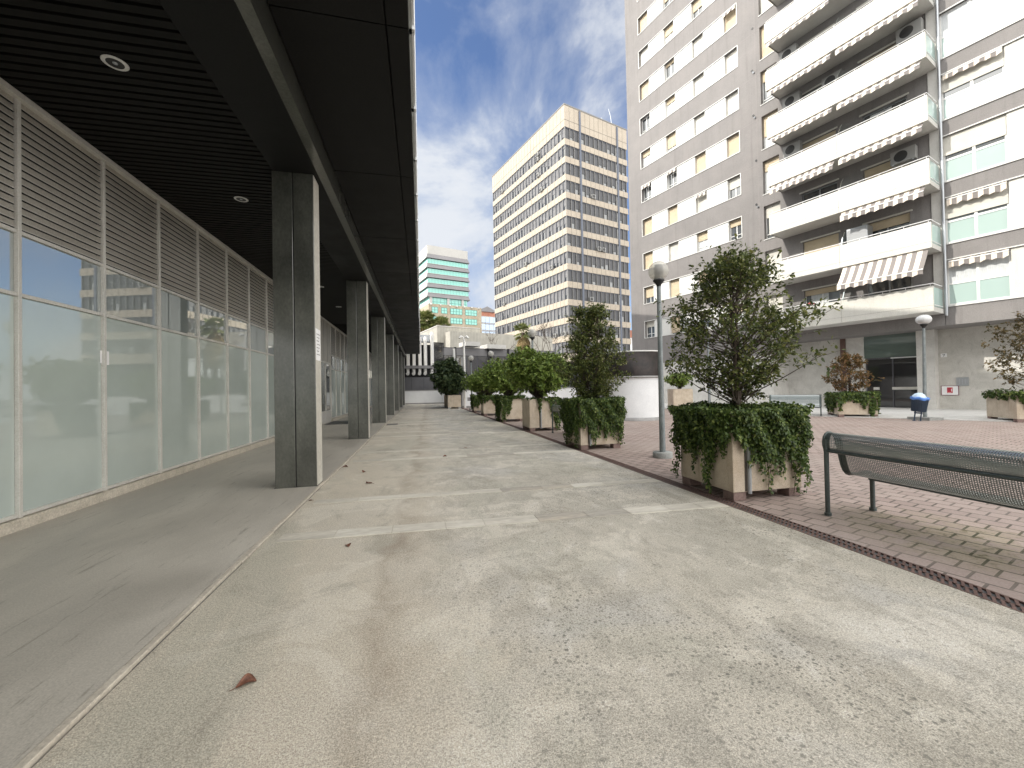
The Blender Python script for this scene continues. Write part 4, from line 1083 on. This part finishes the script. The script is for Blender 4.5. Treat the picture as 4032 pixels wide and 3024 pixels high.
def ivy(label, loc, size, top, cover, seed, leaf=.042, dens=2300, rot=0., group='trailing ivy on planters', m=None, puff=.10):
    """cover: dict face -> list of (u, depth) knots giving how far the ivy hangs down that face"""
    rng = np.random.default_rng(seed); T = thing('ivy', label, 'ivy', loc, rot, group); h = size/2
    P = []; D = []; N = []
    def put(p, d, nn): P.append(p); D.append(d); N.append(nn)
    n = int(size*size*dens*.8)
    if top:
        for i in range(n):
            x, y = rng.uniform(-h-.05,h+.05,2); e = max(abs(x),abs(y))/h
            if top < 1 and rng.random() > top*(.3+.9*e): continue
            z = rng.uniform(-.03,.08)*(1.2-.5*e)+.05*math.sin(5*x+seed)*math.sin(4*y)
            put(np.array([x,y,z]), unit(rng.normal(0,1,3)*np.array([1,1,.5])), unit(rng.normal(0,.45,3)+np.array([0,0,1])))
    nrm = {'front':(0,-1),'left':(-1,0),'right':(1,0),'back':(0,1)}
    vine = MB()
    for face, kn in cover.items():
        nx, ny = nrm[face]; tx, ty = -ny, nx
        us = np.array([k[0] for k in kn]); ds = np.array([k[1] for k in kn])
        cnt = int(size*max(ds)*dens*1.35)
        strands = [(rng.uniform(-1,1), rng.uniform(.75,1.28)) for _ in range(16)]
        for i in range(cnt):
            u = rng.uniform(-1.04,1.04); base = np.interp(u,us,ds)
            base *= .82+.30*math.sin(17*u+seed)*math.sin(7.3*u+2*seed)+rng.normal(0,.06)
            s = min(strands, key=lambda q: abs(q[0]-u))
            if abs(s[0]-u) < .05: base *= s[1]
            w = rng.uniform(-.06,1.0)**1.0 if rng.random() < .8 else rng.uniform(0,1)**2; z = -w*base*1.0
            if base < .03: continue
            o = puff*(.32+.68*rng.random())*(1-.40*w)*(1+.35*math.sin(9*u+3*z*4+seed))
            p = np.array([nx*(h+o)+tx*u*h, ny*(h+o)+ty*u*h, z+.03])
            nn = unit(np.array([nx,ny,.45])+rng.normal(0,.45,3)); d = unit(np.array([0,0,-.6])+rng.normal(0,.65,3))
            put(p, d, nn)
        for s in strands[:9]:
            u = s[0]; base = np.interp(u,us,ds)*s[1]*1.12
            if base < .1: continue
            pts = [(nx*(h+.03+.015*math.sin(3*q))+tx*(u*h+.02*math.sin(2*q+u*9)), ny*(h+.03)+ty*(u*h+.02*math.sin(2*q+u*9)), .02-base*q/5) for q in range(6)]
            vine.tube(pts, .004, 4)
            for q in range(int(base*55)):
                w = rng.uniform(.5,1.0); k = pts[min(5,int(w*5))]
                p = np.array([k[0]+rng.normal(0,.018)+nx*.02, k[1]+rng.normal(0,.018)+ny*.02, .02-base*w])
                put(p, unit(rng.normal(0,.7,3)+np.array([0,0,-.5])), unit(np.array([nx,ny,.4])+rng.normal(0,.4,3)))
    if vine.v: vine.build('vine', M['bark'], T)
    P = np.array(P); L = leaf*rng.uniform(.6,1.3,len(P)); leaves('foliage', P, np.array(D), np.array(N), L, L*.72, m or M['leaf_ivy'], T, .2)
    return T

def planter(label, cx, cy, size, h, rot=0., pipe=None, foot='foot', group='square concrete planters'):
    T = thing('planter', label, 'planter', (cx,cy,0), rot, group); s = size/2; w = .09; z0 = .11
    b = MB()
    for a in ((-s,s,-s,-s+w),(-s,s,s-w,s),(-s,-s+w,-s+w,s-w),(s-w,s,-s+w,s-w)): b.box(*a,z0,h)
    b.box(-s+w,s-w,-s+w,s-w,z0,z0+.08); b.build('tub', M['tub'], T, .008)
    b = MB(); b.box(-s+w,s-w,-s+w,s-w,h-.16,h-.08); b.build('soil', M['soil'], T)
    for sx in (-1,1):
        for sy in (-1,1):
            b = MB(); f = .095; cxx, cyy = sx*(s-f-.01), sy*(s-f-.01); b.box(cxx-f,cxx+f,cyy-f,cyy+f,0,z0); b.build('foot', M[foot], T, .006)
    if pipe is not None:
        b = MB(); b.tube([(pipe,-s-.012,.09),(pipe,-s-.012,h-.02)], .026, 10); b.box(pipe-.062,pipe-.03,-s-.004,-s+.01,z0+.01,h-.02,1); b.build('overflow_pipe', [M['pipe'], M['joint']], T)
    return T

def make_planters():
    Gp = 'square concrete planters'
    # G: the big one in front
    planter('nearest concrete planter, beside the bench, under the large tree', 4.42,4.98,1.07,1.13,0,-.30)
    ivy('thick ivy over the nearest planter hanging almost to its foot', (4.42,4.98,1.13), 1.07, 1.0,
        {'front':[(-1,.30),(-.85,.48),(-.7,.55),(-.5,.62),(-.3,.72),(-.05,.82),(.2,.80),(.38,.60),(.5,.72),(.7,.88),(.9,.92),(1,.95)],
         'left':[(-1,.98),(-.8,.60),(-.55,.52),(-.2,.72),(.1,.80),(.35,1.0),(.55,.72),(.8,.42),(1,.30)],
         'right':[(-1,.9),(0,.7),(1,.6)],'back':[(-1,.5),(1,.5)]}, 3, .040, 5200, puff=.17)
    small_tree('tree', 'large open leafy tree in the nearest planter, ivy at its foot', 'tree', (4.45,5.0,1.05), .3,
        {'z0':.22,'z1':2.30,'tw':1.25,'r':lambda u: 1.06*(math.sin(math.pi*min(1,(u*.90+.07)))**1.0)*(1.0 if u > .25 else .55+1.8*u)}, 150, 10, .060, M['leaf_tree'], .036, (.02,.0), 3, 5, 8)
    # F
    planter('second planter from the front, almost hidden by ivy', 4.23,9.6,1.05,1.16,0,-.28)
    ivy('dense even ivy wrapping the second planter from the front', (4.23,9.6,1.16), 1.05, 1.0,
        {'front':[(-1,.74),(-.6,.80),(-.3,1.02),(0,.84),(.3,.74),(.55,.98),(.8,.74),(1,.78)],'left':[(-1,.78),(-.5,.95),(0,.84),(.5,.92),(1,.74)],'right':[(-1,.8),(1,.6)],'back':[(-1,.4),(1,.4)]}, 8, .046, 4000, puff=.16)
    small_tree('tree', 'tall narrow leafy tree in the second planter from the front', 'tree', (4.25,9.62,1.05), .3,
        {'z0':.2,'z1':2.42,'tw':1.1,'r':lambda u: .80*(math.sin(math.pi*min(1,(u*.84+.13)))**.85)}, 190, 11, .066, M['leaf_tree'], .026, (.05,.0), 4, 9, 8)
    # E D C B : row of broad-leaved shrubs
    gb = 'broad leaved shrubs in the planter row'
    planter('third planter from the front, its pale corner clear of ivy', 4.21,14.15,1.06,1.12,0,-.12)
    rosette_bush('shrub', 'broad rounded green shrub in the third planter from the front', (4.2,14.2,1.02), 1.18,1.1,.12,2.0, 2400,.11, M['leaf_bush'], 4, gb)
    ivy('ivy trailing down the right side of the third planter', (4.21,14.15,1.1), 1.06, .3, {'front':[(-1,0),(-.45,.0),(-.3,.42),(-.2,.02),(.35,.05),(.5,.75),(.8,.95),(1,.95)],'right':[(-1,.9),(1,.6)]}, 14, .07, 1000)
    planter('fourth planter from the front, its left corner under a curtain of leaves', 4.08,18.55,1.06,1.1,0,None)
    rosette_bush('shrub', 'leafy shrub in the fourth planter, leaning over the path', (4.0,18.6,1.0), 1.25,1.15,.10,1.95, 1800,.12, M['leaf_bush'], 6, gb)
    ivy('long dark ivy curtain on the left of the fourth planter', (4.08,18.55,1.12), 1.06, .4, {'front':[(-1,1.02),(-.6,1.0),(-.2,.6),(.0,.05),(1,.05)],'left':[(-1,1.0),(0,.85),(1,.6)]}, 15, .075, 1000)
    planter('fifth planter from the front in the long row', 3.96,23.2,1.06,1.1)
    rosette_bush('shrub', 'pale green shrub in the fifth planter of the row', (3.9,23.3,1.0), 1.2,1.15,.05,1.75, 1300,.13, M['leaf_bush'], 7, gb)
    ivy('thin ivy strands on the fifth planter of the row', (3.96,23.2,1.1), 1.06, .3, {'front':[(-1,.1),(-.7,.5),(-.3,.12),(.2,.4),(.6,.65),(1,.8)],'left':[(-1,.2),(1,.4)]}, 16, .08, 800)
    planter('sixth planter from the front, last of the long row', 3.87,26.75,1.06,1.08)
    rosette_bush('shrub', 'low shrub in the last planter of the long row', (3.85,26.9,1.0), 1.15,1.1,.05,1.6, 1100,.13, M['leaf_bush'], 10, gb)
    ivy('ivy clump on the left of the last planter of the row', (3.87,26.75,1.08), 1.06, .4, {'front':[(-1,.75),(-.5,.7),(-.1,.2),(.3,.05),(1,.1)],'left':[(-1,.75),(1,.6)]}, 17, .08, 800)
    # A and the one behind it at the path end
    planter('planter with pale blue feet at the far end of the path', 2.57,32.75,1.02,1.07,0,None,'pipe')
    planter('planter standing behind the one at the far end of the path', 2.45,35.2,1.02,1.07,0,None,'pipe')
    rosette_bush('shrub', 'dark long-leaved shrub spilling out of the far end planter', (2.3,32.9,1.0), 1.4,1.2,.05,3.2, 1300,.28, M['leaf_dark'], 12, None, cat='shrub', lobes=6)
    rosette_bush('shrub', 'dark shrub behind the long-leaved one at the path end', (2.2,35.3,1.0), 1.1,1.1,.1,1.9, 500,.24, M['leaf_dark'], 13, None)
    # H
    planter('bare planter with a ball shrub beside the round shaft', 16.25,23.0,1.2,1.28,R(-17))
    rosette_bush('shrub', 'ball-shaped bright green shrub in the bare planter by the shaft', (16.25,23.0,1.2), 1.0,1.0,.12,1.15, 420,.14, M['leaf_bush'], 18, None, lobes=3)
    # K
    planter('planter with an autumn maple in front of the lobby', 18.62,14.2,1.36,.98,R(-34))
    ivy('ivy covering the top half of the planter before the lobby', (18.62,14.2,1.0), 1.36, 1.0, {'front':[(-1,.7),(-.6,.35),(-.2,.4),(.1,.25),(.4,.75),(.7,.8),(1,.8)],'left':[(-1,.7),(1,.5)],'right':[(-1,.8),(1,.6)]}, 19, .09, 520, R(-34))
    small_tree('tree', 'russet leaved little maple in the planter before the lobby', 'tree', (18.6,14.2,.9), .3,
        {'z0':.35,'z1':1.85,'r':lambda u: .98*math.sin(math.pi*min(1,(u*.8+.2)))**.7}, 70, 7, .11, M['leaf_autumn'], .03, (.05,.0), 3, 22, 6, None, .1)
    # N
    planter('planter cut off by the right edge of the picture', 21.2,10.05,1.45,1.02,R(-34))
    ivy('ivy hanging on the planter at the right edge', (21.2,10.05,1.02), 1.45, .5, {'front':[(-1,.1),(-.85,.25),(-.6,.75),(-.4,.7),(-.25,.2),(.1,.1),(.4,.7),(1,.8)],'left':[(-1,.2),(1,.2)]}, 23, .09, 520, R(-34))
    small_tree('tree', 'thin olive-brown tree in the planter at the right edge', 'tree', (21.3,9.9,.9), .6,
        {'z0':.5,'z1':3.0,'r':lambda u: 1.35*math.sin(math.pi*min(1,(u*.75+.22)))**.7}, 90, 8, .10, leafmat('bronze_leaf', [(.0,(.055,.058,.018)),(.5,(.12,.095,.035)),(1,(.24,.17,.08))]), .035, (.1,0), 2, 24, 6, None, .1)
make_planters()

def palm(label, loc, h, skirt, nfr, L, seed, group=None):
    rng = np.random.default_rng(seed); T = thing('palm_tree', label, 'palm tree', loc, 0, group)
    b = MB(); b.tube([(0,0,0),(.1,0,h*.5),(0,0,h)], [.28,.22,.24], 8); b.build('trunk', M['bark'], T)
    for nm, n, m, lo, hi in (('crown', nfr, M['leaf_palm'], -.55, 1.4), ('dead_fronds', int(nfr*skirt), M['leaf_palmdry'], -1.45, -1.05)):
        if n == 0: continue
        P = []; D = []; N = []; W = []
        for i in range(n):
            a = rng.uniform(0,2*math.pi); e = rng.uniform(lo,hi); out = np.array([math.cos(a),math.sin(a),0]); d = out*math.cos(e)+np.array([0,0,math.sin(e)])
            zb = h-(rng.uniform(0,2.0*L) if nm != 'crown' else 0); st = np.array([0,0,zb])+out*.2
            stem = L*rng.uniform(.35,.55)
            hub = st+d*stem; side = unit(np.cross(d,[0,0,1.])); up = np.cross(side,d)
            for k in range(15):
                t = (k-7)/7*1.25; dd = unit(d*math.cos(t)+side*math.sin(t)-np.array([0,0,.25])*(1 if nm == 'crown' else .5))
                P.append(hub); D.append(dd); N.append(up); W.append(L*rng.uniform(.45,.62))
            P.append(st); D.append(d); N.append(up); W.append(stem*1.05)
        W = np.array(W); leaves(nm, np.array(P), np.array(D), np.array(N), W, W*0+.10*L*.6, m, T, .35)
    return T
palm('shaggy palm with a skirt of dead fronds in front of the cream tower', (12.95,50.3,0), 8.7, 4.0, 22, 1.5, 31)
palm('palm with full green crown beyond the concrete block, left of pair', (.9,112,0), 20.0, 1.0, 60, 4.0, 32)
palm('smaller palm to the right of the one beyond the concrete block', (5.6,111,0), 18.6, 1.0, 50, 3.4, 33)

def bare_tree(label, loc, h, seed):
    rng = np.random.default_rng(seed); T = thing('bare_tree', label, 'tree', loc); b = MB()
    def grow(p, d, L, r, n):
        q = p+d*L; b.tube([p,(p+q)/2+rng.normal(0,.03*L,3),q], [r,r*.85,r*.7], 4, caps=False)
        if n == 0: return
        for i in range(3 if n > 1 else 4): grow(q, unit(d+rng.normal(0,.55,3)+np.array([0,0,.1])), L*rng.uniform(.62,.8), r*.6, n-1)
    grow(np.array([0,0,0.]), np.array([0,0,1.]), h*.42, .13, 5); b.build('trunk', M['bark'], T)
bare_tree('leafless tree standing in front of the cream tower, right of the palm', (17.0,53,0), 8.5, 41)
bare_tree('leafless tree reaching over the fence left of the palm', (10.4,52,0), 7.5, 42)

# ------------------------------------------------------------------ benches
def bench(label, loc, rot, L=1.85, group='perforated steel benches'):
    """x: from the back legs to the front; y: along the bench; far end at y = 0, runs towards -y"""
    T = thing('bench', label, 'bench', loc, rot, group)
    prof = [(.02,.735),(.0,.78),(.0,.85),(.02,.905),(.065,.938),(.12,.93),(.16,.89),(.185,.82),(.215,.70),(.245,.58),(.275,.49),(.32,.445),(.38,.43),(.48,.438),(.58,.452),(.645,.452),(.685,.435),(.70,.40)]
    # smooth the profile
    for _ in range(2):
        q = [prof[0]]
        for a, b in zip(prof, prof[1:]):
            q += [(a[0]*.75+b[0]*.25, a[1]*.75+b[1]*.25), (a[0]*.25+b[0]*.75, a[1]*.25+b[1]*.75)]
        prof = q+[prof[-1]]
    def sheet(name, pr, y0, y1, m):
        me = bpy.data.meshes.new(name); vs = []; fs = []; uv = []
        s = [0]
        for a, b in zip(pr, pr[1:]): s.append(s[-1]+math.dist(a,b))
        for (x, z) in pr: vs += [(x,y0,z),(x,y1,z)]
        for i in range(len(pr)-1):
            fs.append((2*i,2*i+1,2*i+3,2*i+2)); uv += [(s[i],0),(s[i],y1-y0),(s[i+1],y1-y0),(s[i+1],0)]
        me.from_pydata(vs,[],fs); u = me.uv_layers.new(name='UVMap')
        for i, q in enumerate(uv): u.data[i].uv = q
        me.materials.append(m); me.polygons.foreach_set('use_smooth',[True]*len(fs)); me.update()
        o = bpy.data.objects.new(name, me); COL.objects.link(o); o.parent = T; return o
    k = max(i for i, p in enumerate(prof) if p[0] < .30)
    sheet('backrest', prof[:k+1], -L+.07, -.07, M['perf']); sheet('seat', prof[k:], -L+.07, -.07, M['perf'])
    for ya, yb in ((-.07,-.0),(-L,-L+.07)):
        b = MB()
        for i in range(len(prof)-1):
            (x0,z0),(x1,z1) = prof[i], prof[i+1]; b.add([(x0,ya,z0),(x0,yb,z0),(x1,yb,z1),(x1,ya,z1)], [(0,1,2,3)], 0, True)
        e = ya if ya < -1 else yb
        b.tube([(x,e,z) for x, z in prof[::3]+[prof[-1]]], .014, 6); b.build('end_band', M['benchsteel'], T)
    b = MB(); b.tube([(.015,0,.73),(.015,-L,.73)], .018, 8); b.build('rear_rail', M['benchsteel'], T)
    b = MB(); b.box(.64,.70,-L,.0,.355,.40); b.build('front_rail', M['benchsteel'], T)
    for y in (-.02,-L+.02):
        for x, zt in ((.015,.86),(.67,.40)):
            b = MB(); b.tube([(x,y,0),(x,y,zt)], .024, 10); b.tube([(x,y,0),(x,y,.03)], .036, 10); b.build('leg', M['benchsteel'], T)
        b = MB(); b.tube([(.03,y,.74),(.16,y,.74)], .012, 6); b.tube([(.28,y,.47),(.67,y,.385)], .016, 6); b.build('side_brace', M['benchsteel'], T)
    return T
bench('nearest perforated steel bench, cut by the right edge, back to the path', (4.46,3.72,0), 0, 2.0)
bench('perforated bench mostly hidden behind the ivy planter, back to the path', (4.25,12.9,0), 0, 1.9)
bench('far blue-grey bench by the stone wall, left of the maple planter', (17.94,15.0,.03), math.atan2(-.64,-.77), 2.0)

# ------------------------------------------------------------------ lamps
def lamp(label, x, y, h, opal=False, base='round', r=.205, tilt=0., group='globe lamp posts'):
    T = thing('street_lamp', label, 'street lamp', (x,y,0), 0, group); T.rotation_euler = (0, tilt, 0)
    b = MB(); b.tube([(0,0,.1),(0,0,h*.5),(0,0,h-.28)], [.062,.052,.042], 14); b.build('pole', M['lamppole'], T)
    b = MB()
    if base == 'round': b.lathe([(.20,-.02),(.20,.10),(.19,.115),(.0,.115)], 28)
    else: b.box(-.36,.36,-.36,.36,-.02,.10)
    b.build('base', M['lampbase'], T)
    b = MB(); b.lathe([(.045,h-.33),(.05,h-.29),(.115,h-.215),(.118,h-.19),(.0,h-.19)], 20); b.build('collar', M['black'], T)
    b = MB(); pr = [(r*math.sin(a), h-r*math.cos(a)*(.82 if opal else 1)) for a in [math.pi*(.17+.83*i/18) for i in range(19)]]; b.lathe(pr, 32); b.build('globe', M['opal'] if opal else M['globe'], T)
    if not opal:
        b = MB(); b.lathe([(.10,h-.19),(.075,h-.06)], 18)
        for q in range(5):
            z = h-.055+.034*q; b.lathe([(.045,z),(.092,z-.008),(.092,z),(.045,z+.012),(.06,z+.02)], 18)
        b.lathe([(.0,h+.13),(.085,h+.125),(.085,h+.115)], 18); b.build('louvre_insert', M['lamp_inner'], T)
    return T
lamp('nearest globe lamp post, left of the big planter', 4.94,7.62,3.93, False,'round')
lamp('globe lamp rising above the third planter shrub, dead palm behind', 4.95,17.6,4.0)
lamp('globe lamp over the row of shrubs, second one from the floodlight pole', 4.72,27.4,3.93)
lamp('globe lamp just right of the white floodlight pole', 3.62,29.6,3.8)
lamp('squat white opal lamp post with a square base beside the litter bin', 19.0,11.75,3.88, True,'square',.235, R(1.2))
lamp('lamp post half hidden behind the large tree crown', 12.5,15.6,3.9)

F = thing('floodlight_pole', 'tall white pole with two curled floodlights at the far wall', 'floodlight', (3.48,33.05,0))
b = MB(); b.tube([(0,0,0),(0,0,5.6)], [.10,.085], 12); b.build('pole', M['duct'], F)
for s in (-1,1):
    b = MB(); b.tube([(0,0,5.5),(s*.06,-.02,5.78),(s*.22,-.05,5.84),(s*.36,-.08,5.68)], [.05,.07,.11,.10], 10); b.build('lamp_head', M['duct'], F)

# ------------------------------------------------------------------ litter bin
Bn = thing('litter_bin', 'dark blue-grey litter bin on two short legs beside the lamp', 'litter bin', (18.2,11.5,0), R(-35)); Bn.rotation_euler = (R(4),R(5),R(-35))
b = MB(); b.lathe([(.0,.36),(.20,.36),(.235,.86),(.25,.87),(.25,.885)], 28); b.build('basket', M['bin'], Bn)
b = MB()
for k in range(28):
    a = 2*math.pi*k/28; b.bar((.206*math.cos(a),.206*math.sin(a),.38),(.24*math.cos(a),.24*math.sin(a),.85),.012,.008)
b.build('ribs', M['bin'], Bn)
for x in (-.09,.09):
    b = MB(); b.tube([(x,0,0),(x,0,.38)], .022, 8); b.box(x-.05,x+.05,-.05,.05,0,.015); b.build('leg', M['bin'], Bn)
b = MB(); b.box(-.12,.12,-.012,.012,.28,.33); b.build('crossbar', M['bin'], Bn)
Bg = thing('bin_bag', 'blue plastic bag lining the litter bin with pale rubbish on top', 'bin bag', (18.2,11.5,.0), R(-35)); Bg.rotation_euler = (R(4),R(5),R(-35))
b = MB(); n = 30; prof = []
for i, (r, z) in enumerate(((.245,.80),(.262,.83),(.268,.885),(.25,.90),(.2,.87))):
    prof.append([(r*(1+.03*math.sin(7*2*math.pi*k/n+i))*math.cos(2*math.pi*k/n), r*(1+.03*math.sin(7*2*math.pi*k/n+i))*math.sin(2*math.pi*k/n), z+.018*math.sin(5*2*math.pi*k/n+2*i)) for k in range(n)])
b.add([p for rg in prof for p in rg], [(i*n+k,i*n+(k+1)%n,(i+1)*n+(k+1)%n,(i+1)*n+k) for i in range(4) for k in range(n)], 0, True); b.build('liner', M['bag'], Bg)
b = MB(); n = 16; rr = random.Random(2); rg = []
for r, z in ((.19,.84),(.20,.92),(.15,1.0),(.07,1.05),(.001,1.06)):
    rg.append([((r*(1+rr.uniform(-.18,.18)))*math.cos(2*math.pi*k/n)-.03, (r*(1+rr.uniform(-.18,.18)))*math.sin(2*math.pi*k/n), z+rr.uniform(-.02,.02)) for k in range(n)])
b.add([p for q in rg for p in q], [(i*n+k,i*n+(k+1)%n,(i+1)*n+(k+1)%n,(i+1)*n+k) for i in range(4) for k in range(n)], 0, False); b.build('rubbish', M['bag_pale'], Bg)

# ------------------------------------------------------------------ fallen leaves
def dry_leaf(label, x, y, s, rot, curl=1., group=None):
    b = MB(); nu, nv = 11, 9; vs = []
    for i in range(nu):
        u = i/(nu-1); w = .40*max(.02,math.sin(math.pi*min(1,u*.93+.05)))**.75*s
        for j in range(nv):
            v = (j/(nv-1)-.5)*2; ph = 1.35*curl*v+.5*curl*math.sin(2.2*u); rad = w/(1.35*curl)
            vs.append(((u-.5)*s, rad*math.sin(ph)+.05*s*math.sin(3*u), rad*(1-math.cos(ph))*.95+.09*s*curl*math.sin(math.pi*u)+.02*s*math.sin(7*u+3*v)))
    mn = min(p[2] for p in vs)
    vs = [(p[0],p[1],p[2]-mn+.002) for p in vs]
    b.add(vs, [(i*nv+j,(i+1)*nv+j,(i+1)*nv+j+1,i*nv+j+1) for i in range(nu-1) for j in range(nv-1)], 0, True)
    T = thing('dry_leaf', label, 'fallen leaf', (x,y,.002), rot, group); b.build('blade', M['dryleaf'], T)
    b = MB(); b.tube([(-.5*s,0,.02*s+.004),(-.68*s,-.02*s,.02*s),(-.85*s,-.07*s,.003)], .018*s, 5); b.build('stalk', M['dryleaf'], T)
g = 'small dry leaves on the path'
dry_leaf('large curled brown leaf lying alone on the concrete in the foreground', -.90,2.35,.088,.35,.85)
for i, (x, y, s, lb) in enumerate(((-1.50,8.6,.10,'small brown leaf on the kerb joint past the first column'),(-1.05,7.95,.10,'brown leaf on the path beside the first column, farther of two'),(-.85,6.95,.11,'flat brown leaf on the path beside the first column, nearer of two'),
        (-1.52,6.1,.06,'tiny dark leaf at the left end of the second stone strip'),(-.72,4.2,.07,'small curled leaf just in front of the first stone strip'),(.5,9.2,.09,'dark speck of leaf in the middle of the path'),(1.1,10.4,.09,'small leaf to the right of the middle of the path'))):
    dry_leaf(lb, x, y, s, i*1.3, .5+.1*(i%3), g)
